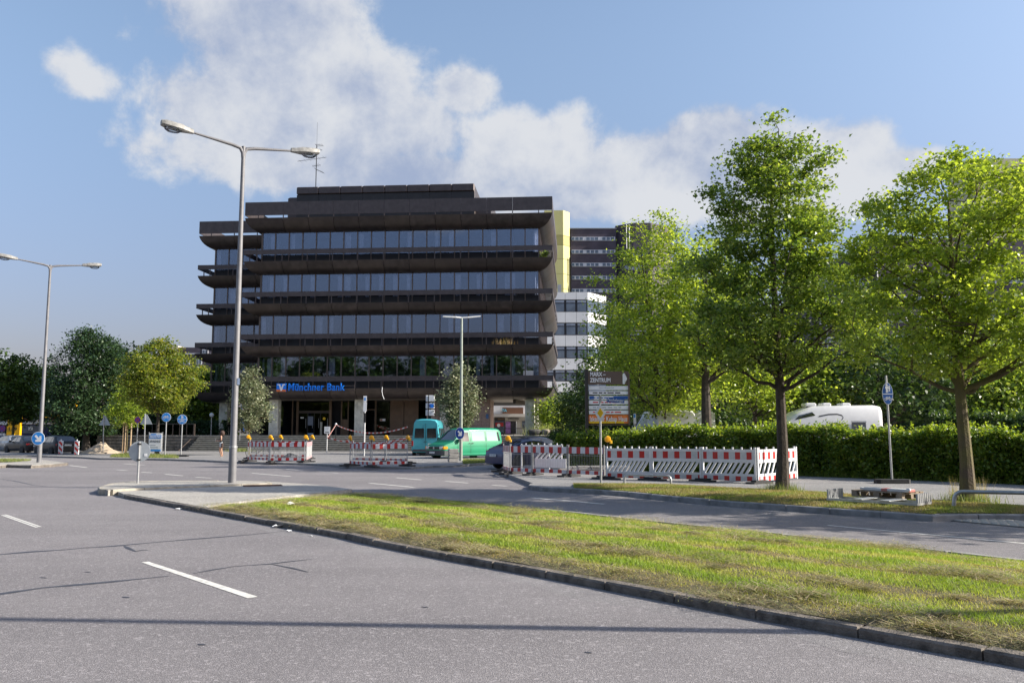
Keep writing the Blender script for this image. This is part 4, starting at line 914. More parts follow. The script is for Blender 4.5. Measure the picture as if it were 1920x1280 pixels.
PM=[(.098,.165,.036),(.128,.20,.042),(.168,.24,.055),(.078,.135,.034),(.22,.28,.08)]
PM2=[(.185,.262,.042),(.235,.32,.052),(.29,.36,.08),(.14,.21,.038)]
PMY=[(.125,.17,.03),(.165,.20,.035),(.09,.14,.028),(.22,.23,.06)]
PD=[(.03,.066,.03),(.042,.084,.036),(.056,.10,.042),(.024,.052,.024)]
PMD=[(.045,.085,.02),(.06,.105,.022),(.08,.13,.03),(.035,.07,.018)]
PS=[(.15,.175,.095),(.20,.22,.13),(.105,.14,.07),(.27,.28,.18)]
def gp(u,v,z=.12): return G(u,v,z)
# street trees on the verge
def street(name,label,u,v,*a,**k): return tree(name,label,gp(u,v),*a,**k)
street('maple_tree','tall maple on the verge in front of the white plastic barriers',1467,919,10.25,3.2,[(0,.9),(.08,1.8),(.22,2.3),(.38,1.95),(.55,1.5),(.72,1.4),(.84,.95),(.92,.4),(1,.15)],.155,235,185,.092,PM,11,maple=True,nlimb=34,clr=.235,flat=.5,mind=.34,bark=BARK,group='maples along the verge')
street('maple_tree','mossy trunked maple beside the pallet at the right edge',1815,941,7.75,2.9,[(0,.9),(.08,1.8),(.3,2.2),(.5,2.1),(.70,2.3),(.82,1.6),(.92,.7),(1,.2)],.15,205,185,.088,PM2,12,maple=True,nlimb=34,clr=.22,flat=.5,mind=.32,bark=BARKM,group='maples along the verge',lean=(-.1,.0))
tree('maple_tree','verge maple just beyond the right edge whose shade falls on the far carriageway',(20.3,14.6,.12),8.8,2.9,[(0,1.2),(.2,2.4),(.55,2.4),(.8,1.6),(1,.3)],.15,150,50,.24,PM2,13,nlimb=16,clr=.36,mind=.4,group='maples along the verge')
def at(u,Y,z=0): p=A(u,812,Y); return (p.x,Y,z)
def zz_(v,Y): return A(960,v,Y).z
# trees behind the hedge
tree('maple_tree','bright green many-stemmed maple behind the brown direction board',at(1243,40),zz_(398,40),2.6,[(0,1.6),(.1,3.0),(.25,3.6),(.45,3.3),(.65,2.6),(.85,1.5),(.95,.7),(1,.2)],.2,330,100,.14,PM2,21,stems=4,nlimb=34,clr=.32,mind=.42,group='trees behind the hedge')
tree('maple_tree','thick straight trunked maple behind the hedge left of the tall maple',at(1328,36.5),10.2,4.4,[(0,1.5),(.3,2.5),(.7,2.0),(1,.3)],.26,130,60,.19,PM2,22,nlimb=16,clr=.42,mind=.42,group='trees behind the hedge')
tree('maple_tree','slender dark trunked tree behind the hedge left of the tall maple',at(1418,43),8.2,3.0,[(0,1.4),(.3,2.6),(.7,2.1),(1,.3)],.14,130,60,.19,PM2,23,nlimb=16,clr=.42,mind=.42,group='trees behind the hedge')
tree('maple_tree','light green spreading tree left of the motorhome',at(1508,46),6.3,2.0,[(0,1.2),(.2,2.6),(.5,2.8),(.8,1.9),(1,.4)],.13,150,62,.19,PM2,24,stems=2,nlimb=18,clr=.42,mind=.42,group='trees behind the hedge')
tree('maple_tree','muted green tree behind the oval path sign',at(1652,45),6.8,2.4,[(0,1.4),(.2,3.2),(.5,3.1),(.8,2.2),(1,.4)],.14,170,40,.26,PMD,25,nlimb=18,clr=.42,mind=.42,mat=LEAFD,group='trees behind the hedge')
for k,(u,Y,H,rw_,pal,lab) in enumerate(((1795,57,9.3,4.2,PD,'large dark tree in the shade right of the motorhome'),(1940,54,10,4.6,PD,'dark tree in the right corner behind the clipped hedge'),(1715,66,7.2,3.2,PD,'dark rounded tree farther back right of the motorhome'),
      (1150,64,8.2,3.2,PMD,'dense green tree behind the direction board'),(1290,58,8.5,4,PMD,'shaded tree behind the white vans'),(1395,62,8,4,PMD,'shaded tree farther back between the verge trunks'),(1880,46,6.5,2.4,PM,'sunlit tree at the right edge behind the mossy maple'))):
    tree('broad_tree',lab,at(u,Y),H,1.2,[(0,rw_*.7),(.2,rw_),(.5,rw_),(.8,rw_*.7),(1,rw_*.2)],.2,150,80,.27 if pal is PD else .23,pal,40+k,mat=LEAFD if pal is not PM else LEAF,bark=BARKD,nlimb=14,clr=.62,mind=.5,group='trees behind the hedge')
# left side
tree('broad_tree','big dark green tree left of the steps behind the sand heap',at(163,76),zz_(616,76),2.0,[(0,2.2),(.12,3.1),(.4,3.3),(.65,2.9),(.85,1.9),(1,.5)],.32,300,95,.22,PD+[(.05,.085,.035)],51,mat=LEAFD,bark=BARKD,nlimb=20,clr=.48,mind=.42)
tree('maple_tree','yellow green maple beside the blue cycle signs',at(296,61.5,.1),zz_(642,61.5),3.25,[(0,1.2),(.15,2.3),(.4,2.6),(.65,2.2),(.85,1.3),(1,.3)],.14,230,80,.19,PMY,52,nlimb=22,clr=.33,mind=.38)
tree('young_maple','young maple with yellow green leaves tied between stakes',at(238,66,.1),zz_(714,66),2.1,[(0,.6),(.3,1.25),(.6,1.0),(1,.2)],.05,55,60,.19,PM2,53,nlimb=9,clr=.32,mind=.3,bark=BARKM)
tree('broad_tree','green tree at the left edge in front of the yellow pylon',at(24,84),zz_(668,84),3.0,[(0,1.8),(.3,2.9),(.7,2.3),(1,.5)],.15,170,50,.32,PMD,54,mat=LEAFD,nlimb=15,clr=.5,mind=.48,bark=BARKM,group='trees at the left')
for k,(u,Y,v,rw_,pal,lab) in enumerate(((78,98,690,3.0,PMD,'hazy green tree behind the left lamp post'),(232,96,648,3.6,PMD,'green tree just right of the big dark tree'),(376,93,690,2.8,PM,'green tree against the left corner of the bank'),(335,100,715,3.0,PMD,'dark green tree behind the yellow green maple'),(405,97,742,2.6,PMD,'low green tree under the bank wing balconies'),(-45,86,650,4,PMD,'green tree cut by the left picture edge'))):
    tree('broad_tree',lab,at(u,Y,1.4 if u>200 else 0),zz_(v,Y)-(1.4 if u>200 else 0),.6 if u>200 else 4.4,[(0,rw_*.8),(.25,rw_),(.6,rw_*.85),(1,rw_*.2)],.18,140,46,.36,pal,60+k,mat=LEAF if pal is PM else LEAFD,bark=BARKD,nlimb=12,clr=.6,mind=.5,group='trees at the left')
# small silvery trees in front of the bank
tree('whitebeam_tree','small silvery green tree beside the left striped barriers',at(467,60,.1),zz_(690,60),1.9,[(0,.7),(.15,1.2),(.45,1.3),(.7,.95),(.9,.45),(1,.15)],.065,110,52,.17,PS,71,mat=LEAFS,nlimb=14,clr=.26,mind=.24,group='small silvery trees before the bank',bark=BARKM)
tree('whitebeam_tree','small silvery green tree behind the green van',at(860,62,.1),zz_(686,62),2.0,[(0,.6),(.15,1.15),(.45,1.3),(.7,.95),(.9,.45),(1,.15)],.065,140,52,.17,PS,72,mat=LEAFS,nlimb=14,clr=.28,mind=.25,group='small silvery trees before the bank',bark=BARKM)
# trees across the street, seen only as reflections in the low windows
t_=tree('broad_tree','tall tree across the street mirrored in the lowest windows',(-34,-24,0),19.5,2,[(0,4),(.25,6.2),(.6,5.6),(.85,3.6),(1,1.2)],.35,170,50,.7,PMD,81,mat=LEAFD,bark=BARKD,nlimb=12,clr=.9,mind=.8,group='trees across the street mirrored in the windows')
for k,(x,y,s) in enumerate(((-25,-27,.95),(-16.5,-23,1.02),(-8,-26,.9),(1,-24,1.05),(9,-27,.93),(-43,-26,1.0),(-52,-23,1.05),(-61,-26,.97),(-70,-22,1.1),(-79,-25,1.0),(-88,-22,1.08))):
    c=copy_tree(t_); c.location=(x,y,0); c.scale=(s,s,s); c.rotation_euler=(0,0,k*1.3)
# shrubs
def shrub(name,label,loc,rx,ry,H,n,ls,pal,seed,mat=LEAF,group=None):
    r=np.random.default_rng(seed); root=thing(name,label,'shrub',loc,0,group)
    m=MB(); C=[]
    for i in range(int(n/45)):
        a=r.uniform(0,6.28); f=math.sqrt(r.uniform(.1,1)); z=H*r.uniform(.12,.95)*(1-.35*f*f); c=np.array([math.cos(a)*rx*f,math.sin(a)*ry*f,z]); C.append(c)
        if i%3==0: m.tube([(c[0]*.15,c[1]*.15,0),(c[0]*.5,c[1]*.5,z*.6),tuple(c)],[.03,.02,.008],4)
    m.build('stems',BARKD,root)
    P_=np.concatenate([c+r.normal(0,1,(45,3))*np.array([.26,.26,.18])*(H/2.2) for c in C]); P_=P_[P_[:,2]>.02]
    leaves('foliage',P_,ls,pal,mat,root,r); return root
shrub('shrub','dense green shrub on the planter beside the right columns',at(1076,68.5,1.2),1.35,1.1,zz_(712,68.5)-1.2,6000,.17,PMD,91,LEAFD)
shrub('shrub','light green shrub behind the planter grass',at(1040,76,1.4),1.3,1.3,zz_(738,76)-1.4,4000,.22,PM2,92)
shrub('shrub','low shrub at the hedge end below the boulders',at(1058,62,.1),1.2,1.1,2.0,5000,.14,PMD,93,LEAFD)
shrub('shrub','dark shrub mass behind the parked cars at the left',at(163,88),3.6,1.6,3.4,7000,.34,PD,94,LEAFD)
shrub('shrub','dark shrub behind the glass balustrade',at(250,86,1.4),5,1.4,2.2,6000,.3,PD,95,LEAFD)
shrub('shrub','ivy-like greenery on the shop canopy in the passage',at(966,110,5.2),1.6,.5,.9,1500,.3,PMD,96,LEAFD)
for u in (-5,12): pass
p=A(1021,479,76.6); shrub('balcony_plant','green plant on the top balcony at its right end',(p.x-.1,76.9,17.4),.45,.3,1.0,500,.14,PM,97)
p=A(945,640,76.9); tuft((p.x,77.0,9.52),90,.95,.5,((.30,.17,.08),(.40,.33,.14)),'balcony_grass','dry brown plants on the second balcony',.4,.03)
# hedges
def hedge(name,label,line,thick,Hf,n,ls,pal,seed,mat=LEAF):
    r=np.random.default_rng(seed); root=thing(name,label,'hedge',line[0]); o=np.array(line[0]); L=np.array([tuple(p) for p in line]); seg=np.linalg.norm(np.diff(L,axis=0),axis=1); cum=np.concatenate([[0],np.cumsum(seg)])
    def pos(s):
        i=np.clip(np.searchsorted(cum,s,side='right')-1,0,len(seg)-1); f=(s-cum[i])/seg[i]; p=L[i]*(1-f)[:,None]+L[i+1]*f[:,None]; t=(L[i+1]-L[i])/seg[i][:,None]; return p,np.stack([-t[:,1],t[:,0],t[:,2]*0],1)
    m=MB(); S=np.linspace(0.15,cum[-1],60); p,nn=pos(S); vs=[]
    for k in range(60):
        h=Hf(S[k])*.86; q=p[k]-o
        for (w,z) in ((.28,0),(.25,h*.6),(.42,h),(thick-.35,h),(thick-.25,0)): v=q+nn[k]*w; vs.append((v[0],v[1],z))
    fs=[(k*5+j,(k+1)*5+j,(k+1)*5+j+1,k*5+j+1) for k in range(59) for j in range(4)]+[(0,1,2,3,4)]; m.add(vs,fs); m.build('inner_core',M('hedge_inner',(.018,.024,.010),.95,var=.5,scale=6),root)  # solid dark core added inside the hedge so it is not see-through
    s=r.uniform(0,cum[-1],n); p,nn=pos(s); h=np.array([Hf(x) for x in s]); bul=.16*np.sin(s*2.1)*np.sin(s*.83+1)+.10*np.sin(s*5.3+2)
    face=r.uniform(0,1,n); zz=np.where(face<.62,r.uniform(.02,1.0,n)*h,h*(1+.03*r.normal(0,1,n))); w=np.where(face<.62,0+bul*.6+.10*np.sin(zz*4+s*3)+r.normal(.06,.11,n)+.22*np.clip(zz/h-.75,0,1),r.uniform(0,thick,n)+bul*.3)
    top=(face>=.62); zz=zz+np.where(top,np.abs(r.normal(0,.10,n))-.06+.08*np.sin(s*3.7+w*2)+.05*np.sin(s*9.1),0)
    P_=p-o+nn*w[:,None]; P_[:,2]=zz
    leaves('foliage',P_,ls,pal,mat,root,r,up=.55)
    # young shoots standing above the cut
    k=int(n*.05); s2=np.repeat(r.uniform(0,cum[-1],k//14),14); p,nn=pos(s2); w2=np.repeat(r.uniform(.05,thick*.8,k//14),14); P2=p-o+nn*w2[:,None]; hh=np.array([Hf(x) for x in s2]); P2[:,2]=hh+np.tile(np.linspace(-.05,.34,14),k//14)*np.repeat(r.uniform(.3,1.3,k//14),14); P2[:,:2]+=r.normal(0,.035,(len(P2),2))
    leaves('shoots',P2,ls*.95,[(.17,.24,.03),(.21,.28,.04)],mat,root,r,up=.3)
    return root
PH=[(.09,.155,.025),(.12,.19,.03),(.155,.225,.038),(.065,.12,.022),(.19,.225,.05)]
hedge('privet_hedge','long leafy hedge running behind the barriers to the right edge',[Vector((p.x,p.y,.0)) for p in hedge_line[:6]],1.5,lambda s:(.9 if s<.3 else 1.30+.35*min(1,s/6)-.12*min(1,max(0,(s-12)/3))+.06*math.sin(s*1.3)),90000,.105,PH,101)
hedge('clipped_hedge','darker clipped hedge behind the mossy maple at the right',[Vector(at(1740,33)),Vector(at(1990,30))],1.3,lambda s:2.15,9000,.12,PMD,102,LEAFD)
hedge('plaza_hedge','dark clipped hedge on the plaza behind the left column',[Vector(at(240,90,1.4)),Vector(at(424,86,1.4))],1.2,lambda s:1.3,7000,.22,PD,103,LEAFD)
# grass tufts at trunks and hedge foot
b=G(1467,919,.12); tuft(b,500,.28,.22,GR,'trunk_grass','green tuft round the foot of the tall maple',.6)
b=G(1815,941,.12); tuft(b,700,.3,.25,GR,'trunk_grass','green tuft round the foot of the mossy maple',.6)
for u,v,lb_ in ((1793,936,'dry seeding grass left of the mossy maple'),(1842,936,'dry seeding grass right of the mossy maple')): tuft(G(u,v,.12),60,.62,.07,ST,'seed_grass',lb_,.6,.009)
for i,u in enumerate(range(1500,1700,25)): pass
n=1400; s_=rng.uniform(0,1,n); b=np.array([tuple(polyat([Vector((p.x-.1,p.y-.1,.115)) for p in hedge_line[1:5]],x)) for x in s_]); b[:,:2]+=rng.normal(0,.06,(n,2))
tag(blades(b,rng.uniform(.08,.35,n),np.full(n,.014),rng.uniform(.1,.7,n),np.array([.12,.17,.03])*rng.uniform(.6,1.4,(n,1)),'hedge_foot_grass'),'weeds and grass along the foot of the hedge','grass',kind='stuff')
# stakes of the young maple
for dx,lb_ in ((-.28,'left wooden stake beside the young maple'),(-.1,'middle wooden stake beside the young maple'),(.32,'right wooden stake beside the young maple')):
    p=at(238,65.8,.1); st=tag(MB().tube([(0,0,0),(0,0,2.3),(0,0,2.33)],[.055,.05,.03],8).build('tree_stake',M('stake_wood',(.42,.31,.20),.8,var=.2,scale=8),None,(p[0]+dx,p[1],.1)),lb_,'stake')
# ================================================================== vehicles
TYRE=M('tyre',(.022,.022,.023),.8,var=.2); RIM=M('wheel_rim',(.48,.48,.50),.35,.6,var=.1); CGLASS=M('car_glass',(.018,.022,.026),.06,var=.3,spec=.9,coat=1); LIGHTG=M('lamp_lens',(.62,.62,.60),.15,var=.1,coat=.6); TAIL=M('tail_lens',(.35,.015,.015),.2,coat=.6); AMB=M('amber_lens',(.80,.28,.01),.25,coat=.4)
BUMP=M('bumper_plastic',(.055,.058,.065),.6,var=.15); PLATE=M('number_plate',(.70,.70,.68),.4,var=.05)
def sec(w,zb,zbelt,zt,tum):
    h=zt-zbelt
    return [(w-.10,zb),(w-.02,zb+.10),(w,zb+(zbelt-zb)*.55),(w-.012,zbelt),(w-.03-tum*.45*h,zbelt+h*.45),(w-.03-tum*.92*h,zbelt+h*.86),(w-.14-tum*h,zbelt+h*.975),(max(.2,(w-.14-tum*h)*.5),zt+.012*min(1,h)),(0,zt+.02*min(1,h))]
class Car:
    def __init__(s,st,L):      # st: (x,w,zb,zbelt,ztop,tumble) front -> rear
        s.L=L; s.x=[a[0] for a in st]; s.S=np.array([sec(*a[1:]) for a in st])
    def at(s,x):
        i=min(max(int(np.searchsorted(s.x,x))-1,0),len(s.x)-2); f=(x-s.x[i])/(s.x[i+1]-s.x[i]); return s.S[i]*(1-f)+s.S[i+1]*f
    def hw(s,x,z): a=s.at(x); return float(np.interp(z,a[:7,1],a[:7,0]))
    def zs(s,x,y): a=s.at(x)[4:][::-1]; return float(np.interp(abs(y),a[:,0],a[:,1]))
    def body(s,mat,parent,name='body'):
        m=MB(); vs=[]; n=s.S.shape[1]; xs=s.x
        for i,x in enumerate(xs):
            c=s.S[i]; loop=[(x-s.L/2,-p[0],p[1]) for p in c]+[(x-s.L/2,p[0],p[1]) for p in c[::-1][1:]]; vs+=loop
        k=2*n-1; fs=[(i*k+j,i*k+j+1,(i+1)*k+j+1,(i+1)*k+j) for i in range(len(xs)-1) for j in range(k-1)]+[(i*k+k-1,i*k,(i+1)*k,(i+1)*k+k-1) for i in range(len(xs)-1)]
        fs+=[tuple(range(k-1,-1,-1)),tuple(range((len(xs)-1)*k,len(xs)*k))]
        m.add(vs,[tuple(reversed(f)) for f in fs]); return m.build(name,mat,parent,smooth=True)
    def side(s,name,q,mat,parent,off=.006,sides=(-1,1),n=5):
        (a,b,c,d)=q
        for sd in sides:
            m=MB(); vs=[]
            for i in range(n+1):
                for j in range(n+1):
                    u,v=i/n,j/n; x=(a[0]*(1-u)+b[0]*u)*(1-v)+(d[0]*(1-u)+c[0]*u)*v; z=(a[1]*(1-u)+b[1]*u)*(1-v)+(d[1]*(1-u)+c[1]*u)*v
                    vs.append((x-s.L/2,sd*(s.hw(x,z)+off),z))
            fs=[(i*(n+1)+j,(i+1)*(n+1)+j,(i+1)*(n+1)+j+1,i*(n+1)+j+1) for i in range(n) for j in range(n)]
            m.add(vs,[tuple(reversed(f)) for f in fs] if sd>0 else fs); m.build(name,mat,parent,smooth=True)
    def top(s,name,x0,x1,k0,k1,mat,parent,off=.008,n=8):
        m=MB(); vs=[]
        for i in range(n+1):
            x=x0+(x1-x0)*i/n; a=s.at(x); wmax=float(a[5,0])*(k0+(k1-k0)*i/n)
            for j in range(n+1):
                y=-wmax+2*wmax*j/n; vs.append((x-s.L/2,y,s.zs(x,y)+off))
        m.add(vs,[(i*(n+1)+j,(i+1)*(n+1)+j,(i+1)*(n+1)+j+1,i*(n+1)+j+1) for i in range(n) for j in range(n)]); return m.build(name,mat,parent,smooth=True)
    def wheels(s,parent,xs,r,w,track,rim=RIM):
        t=MB().lathe([(r*.62,-w/2),(r*.93,-w/2),(r,-w*.3),(r,w*.3),(r*.93,w/2),(r*.62,w/2)],20,axis='y').mesh('tyre',TYRE,True)
        rm=MB().lathe([(r*.1,-w*.44),(r*.62,-w*.38),(r*.66,-w*.5),(r*.66,w*.5),(r*.62,w*.38),(r*.1,w*.44)],20,axis='y').mesh('rim',rim,True)
        hole=MB()
        for k in range(6): a=k*math.pi/3; hole.lathe([(r*.10,-.004),(r*.10,.004)],8,(r*.42*math.cos(a),0,r*.42*math.sin(a)),axis='y')
        hm=hole.mesh('rim_holes',BLACK)
        for x in xs:
            for sd in (-1,1):
                yo=max(s.hw(min(max(x+dx_,.1),s.L-.1),zz) for zz in (.3,.45,.6,.75) for dx_ in (-.3,0,.3))+.012; wh=inst('wheel',t,parent,(x-s.L/2,sd*(yo-w/2+.02),r)); inst('rim',rm,wh); inst('rim_holes',hm,wh,(0,sd*w*.40,0))
                ar=MB(); pts=[(r*1.17*math.cos(R(a)),r*1.17*math.sin(R(a))) for a in range(-20,201,20)]; hwx=yo-.008
                ar.plate(pts,-.004,.004); ar.build('wheel_arch',BLACK,parent,(x-s.L/2,sd*(hwx+.004),r))
def bumper(parent,x0,w,z0,z1,mat,sgn,d=.42):
    pts=[(sgn*d,-w),(sgn*.08,-w+.01),(-sgn*.05,-w*.86),(-sgn*.08,0),(-sgn*.05,w*.86),(sgn*.08,w-.01),(sgn*d,w)]
    return MB().prism(pts if sgn>0 else pts,z0,z1).build('bumper',mat,parent,(x0,0,0))
def vehicle(name,label,cat,loc,heading,group=None): return thing(name,label,cat,loc,heading+math.pi,group)
def plate_box(parent,x,y,z,w=.5,h=.11,txt=None,sg=1): 
    p=MB().box(x-.01,x+.01,y-w/2,y+w/2,z-h/2,z+h/2).build('number_plate',PLATE,parent)
    if txt:
        for a,b in ((-.40,-.33),(-.25,-.05),(.03,.40)): MB().box(min(x,x+sg*.013),max(x,x+sg*.013),y+a*w,y+b*w,z-h*.28,z+h*.28).build('plate_print',BACK,p)
# ---- green van
GREENP=M('paint_green',(.010,.25,.125),.45,var=.12,scale=1.2,coat=.3); GREEN2=M('paint_green_sheen',(.03,.33,.18),.42,var=.08,scale=1.5,coat=.3)  # lighter green: reflected glare on the side panels put into the colour
gv=vehicle('green_van','green panel van with black bumper parked across the junction','van',(G(868,862.5).x,53.2,0),math.pi+R(42))
c=Car([(0,.78,.36,.60,.70,.1),(.05,.85,.30,.68,.84,.1),(.22,.90,.26,.78,.95,.12),(.72,.92,.24,.90,1.09,.15),(.80,.92,.24,1.02,1.13,.15),(1.5,.92,.24,1.06,1.80,.20),(1.72,.92,.24,1.06,1.90,.20),(2.9,.92,.24,1.06,1.93,.19),(4.35,.92,.24,1.06,1.92,.19),(4.58,.90,.26,1.06,1.86,.19),(4.68,.86,.34,1.02,1.72,.19)],4.68)
c.body(GREENP,gv)
c.top('windscreen',.86,1.52,.97,.93,CGLASS,gv); c.side('door_window',[(1.22,1.12),(1.98,1.12),(1.98,1.66),(1.66,1.66)],CGLASS,gv)
c.side('side_panel',[(2.22,1.13),(3.22,1.13),(3.22,1.70),(2.22,1.70)],GREEN2,gv,.014); c.side('side_panel',[(3.40,1.13),(4.30,1.13),(4.22,1.70),(3.40,1.70)],GREEN2,gv,.014)
c.side('rear_vent',[(4.34,1.14),(4.50,1.14),(4.40,1.68),(4.30,1.68)],CGLASS,gv,.018); c.side('upper_panel',[(2.12,1.76),(4.4,1.76),(4.4,1.84),(2.12,1.84)],GREEN2,gv,.01)
for x in (1.08,2.08,3.31): c.side('door_seam',[(x,.36),(x+.018,.36),(x+.018,1.72 if x>2 else 1.05),(x,1.72 if x>2 else 1.05)],BLACK,gv,.008)
c.side('waist_crease',[(1.0,.80),(4.5,.80),(4.5,.815),(1.0,.815)],M('crease_shade',(.006,.17,.08),.4),gv,.008); c.side('sill',[(.95,.27),(3.6,.27),(3.6,.40),(.95,.40)],GREEN2,gv,.008); c.side('door_handle',[(2.12,.98),(2.28,.98),(2.28,1.02),(2.12,1.02)],BLACK,gv,.03); c.side('door_handle',[(1.92,.98),(2.04,.98),(2.04,1.02),(1.92,1.02)],BLACK,gv,.03)  # waist crease is a flat darker strip, its shade painted in
bumper(gv,-2.34,.93,.30,.58,BUMP,1,.62); bumper(gv,2.34,.91,.34,.60,BUMP,-1,.45)
MB().box(-2.375,-2.30,-.50,.50,.66,.80).build('grille',BLACK,gv)
for sd in (-1,1):
    MB().bevbox(-2.37,-2.15,min(sd*.52,sd*.80),max(sd*.52,sd*.80),.66,.82,.02).build('headlight',LIGHTG,gv); MB().bevbox(-2.34,-2.0,min(sd*.80,sd*.915),max(sd*.80,sd*.915),.66,.82,.02).build('indicator',AMB,gv)
    mr=MB().bevbox(-.12,.08,-.12,.12,-.1,.12,.03).build('mirror',BLACK,gv,(1.2-2.34,sd*1.06,1.22)); MB().tube([(0,-sd*.16,-.05),(0,0,-.05)],.03,6).build('mirror_arm',BLACK,mr)
    MB().box(2.30,2.345,min(sd*.78,sd*.88),max(sd*.78,sd*.88),.75,1.05).build('tail_light',TAIL,gv)
lg=MB().plate(circ(.075,16),-.004,.004).build('badge_ring',GALV,gv,(-2.385,0,.73),(0,0,math.pi/2)); plate_box(gv,-2.43,.1,.45,.5,.11,'M-FK 4172',-1)
c.wheels(gv,(.82,3.74),.32,.2,.82)
for y in (-.3,.3): MB().tube([(.95-2.34,y-.25,1.22),(1.0-2.34,y+.2,1.25)],.012,5).build('wiper',BLACK,gv)
# ---- turquoise high-roof van seen from behind
TUR=M('paint_turquoise',(.055,.33,.39),.4,var=.06,scale=1.2,coat=.4)
tv=vehicle('turquoise_van','turquoise high-roof van with closed rear doors parked by the steps','van',(G(790,857).x+.35,60.4,0),R(90-1.5))
c=Car([(0,.74,.38,.62,.80,.1),(.08,.86,.32,.75,.95,.1),(.9,.95,.30,1.0,1.25,.12),(1.7,.965,.30,1.15,2.2,.12),(2.0,.965,.30,1.15,2.5,.11),(5.3,.965,.30,1.15,2.55,.11),(5.48,.95,.33,1.12,2.52,.11),(5.56,.93,.40,1.10,2.46,.11)],5.56)
c.body(TUR,tv); c.top('windscreen',.95,1.75,.95,.95,CGLASS,tv); c.side('door_window',[(1.3,1.2),(2.05,1.2),(2.05,1.85),(1.7,1.85)],CGLASS,tv)
for a,b in ((2.3,3.3),(3.45,4.4)): c.side('side_window',[(a,1.3),(b,1.3),(b,1.95),(a,1.95)],CGLASS,tv)
c.side('side_window',[(4.6,1.3),(5.3,1.3),(5.28,1.95),(4.6,1.95)],CGLASS,tv); c.side('rub_strip',[(.9,.72),(5.4,.72),(5.4,.84),(.9,.84)],BUMP,tv,.012)
xr=2.78
for sd in (-1,1):
    dr=MB().plate([(sd*.015,.50),(sd*.86,.50),(sd*.86,1.3),(sd*.78,2.28),(sd*.015,2.28)][::sd],-.012,.012).build('rear_door',TUR,tv,(xr+.012,0,0),(0,0,math.pi/2))
    MB().plate([(sd*.10,1.28),(sd*.74,1.28),(sd*.70,1.93),(sd*.10,1.93)][::sd],-.022,-.013).build('rear_window',CGLASS,dr)
    MB().bevbox(-.10 if sd<0 else .02,-.02 if sd<0 else .10,-.05,-.012,1.02,1.06,.008).build('door_handle',BLACK,dr); MB().box(min(sd*.1,sd*.74),max(sd*.1,sd*.74),-.017,-.0125,.70,.72).build('door_crease',M('crease_shade_turquoise',(.03,.2,.24),.4),dr)  # door crease is a thin strip with its shade painted in darker turquoise
    MB().bevbox(xr-.06,xr+.03,min(sd*.80,sd*.94),max(sd*.80,sd*.94),.74,1.12,.02).build('tail_light',TAIL,tv); MB().bevbox(1.45-2.78-.1,1.45-2.78+.1,min(sd*1.0,sd*1.22),max(sd*1.0,sd*1.22),1.25,1.6,.03).build('mirror',BLACK,tv)
    for z in (.75,1.5,2.1): MB().tube([(xr+.03,sd*.88,z-.05),(xr+.03,sd*.88,z+.05)],.02,6).build('hinge',BLACK,tv)
MB().box(xr+.028,xr+.034,-.008,.008,.5,2.28).build('door_gap',BLACK,tv); bumper(tv,xr,.95,.38,.54,BUMP,-1,.3); plate_box(tv,xr+.06,.42,.86,.5,.12,'M-OR 1314'); c.wheels(tv,(1.0,4.5),.33,.21,.83)
MB().box(xr-.4,xr-.2,-.6,.6,.22,.36).build('underrun_bar',BLACK,tv)
# ---- passenger cars
def car(label,loc,heading,paint,prof,L,H,kind,name='parked_car',plate=None,rim=RIM,group=None):
    v=vehicle(name,label,'car',loc,heading,group); c=Car(prof,L); c.body(paint,v)
    ws=kind['ws']; rs=kind['rs']; c.top('windscreen',ws[0],ws[1],.97,.94,CGLASS,v); c.top('rear_window',rs[0],rs[1],.90,.84,CGLASS,v)
    for q in kind['win']: c.side('side_window',q,CGLASS,v)
    for x in kind['seam']: c.side('door_seam',[(x,.32),(x+.014,.32),(x+.014,.9),(x,.9)],BLACK,v,.006)
    for x in kind['seam'][1:]: c.side('door_handle',[(x-.22,.80),(x-.06,.80),(x-.06,.84),(x-.22,.84)],paint,v,.03)
    bumper(v,-L/2+.06,.83,.26,.50,paint,1,.5); bumper(v,L/2-.05,.83,.26,.55,paint,-1,.5)
    for sd in (-1,1):
        MB().bevbox(-L/2-.01,-L/2+.3,min(sd*.45,sd*.80),max(sd*.45,sd*.80),.58,.70,.03).build('headlight',LIGHTG,v); x1=L/2-kind['tl']
        MB().bevbox(x1-.14,x1+.03,min(sd*.52,sd*.81),max(sd*.52,sd*.81),.68,.84,.03).build('tail_light',TAIL,v)
        MB().bevbox(-.08,.06,-.09,.09,-.07,.08,.03).build('mirror',paint,v,(kind['ws'][0]+.45-L/2,sd*.98,.98))
    if plate: plate_box(v,L/2+.045,0,kind['pz'],.5,.11,plate)
    c.wheels(v,(.78,L-.78),.305,.2,.76,rim); return v
w=.87
HATCH=[(0,.70,.34,.50,.60,.1),(.10,.80,.26,.58,.72,.1),(.5,w,.22,.68,.86,.12),(1.0,w,.20,.86,.98,.15),(1.12,w,.20,.90,1.02,.2),(1.85,w,.20,.92,1.38,.42),(2.35,w,.20,.92,1.45,.42),(3.25,w,.20,.93,1.43,.42),(3.5,w,.2,.93,1.36,.42),(3.9,.85,.24,.92,1.02,.4),(4.02,.82,.26,.80,.92,.2),(4.14,.74,.34,.58,.68,.1)]
KH=dict(ws=(1.16,1.84),rs=(3.5,3.9),win=[[(1.42,.96),(2.28,.96),(2.28,1.34),(1.95,1.32)],[(2.36,.96),(3.15,.96),(3.15,1.35),(2.36,1.35)],[(3.22,.96),(3.60,.97),(3.35,1.30),(3.22,1.33)]],seam=(1.25,2.32,3.18),tl=.1,pz=.74)
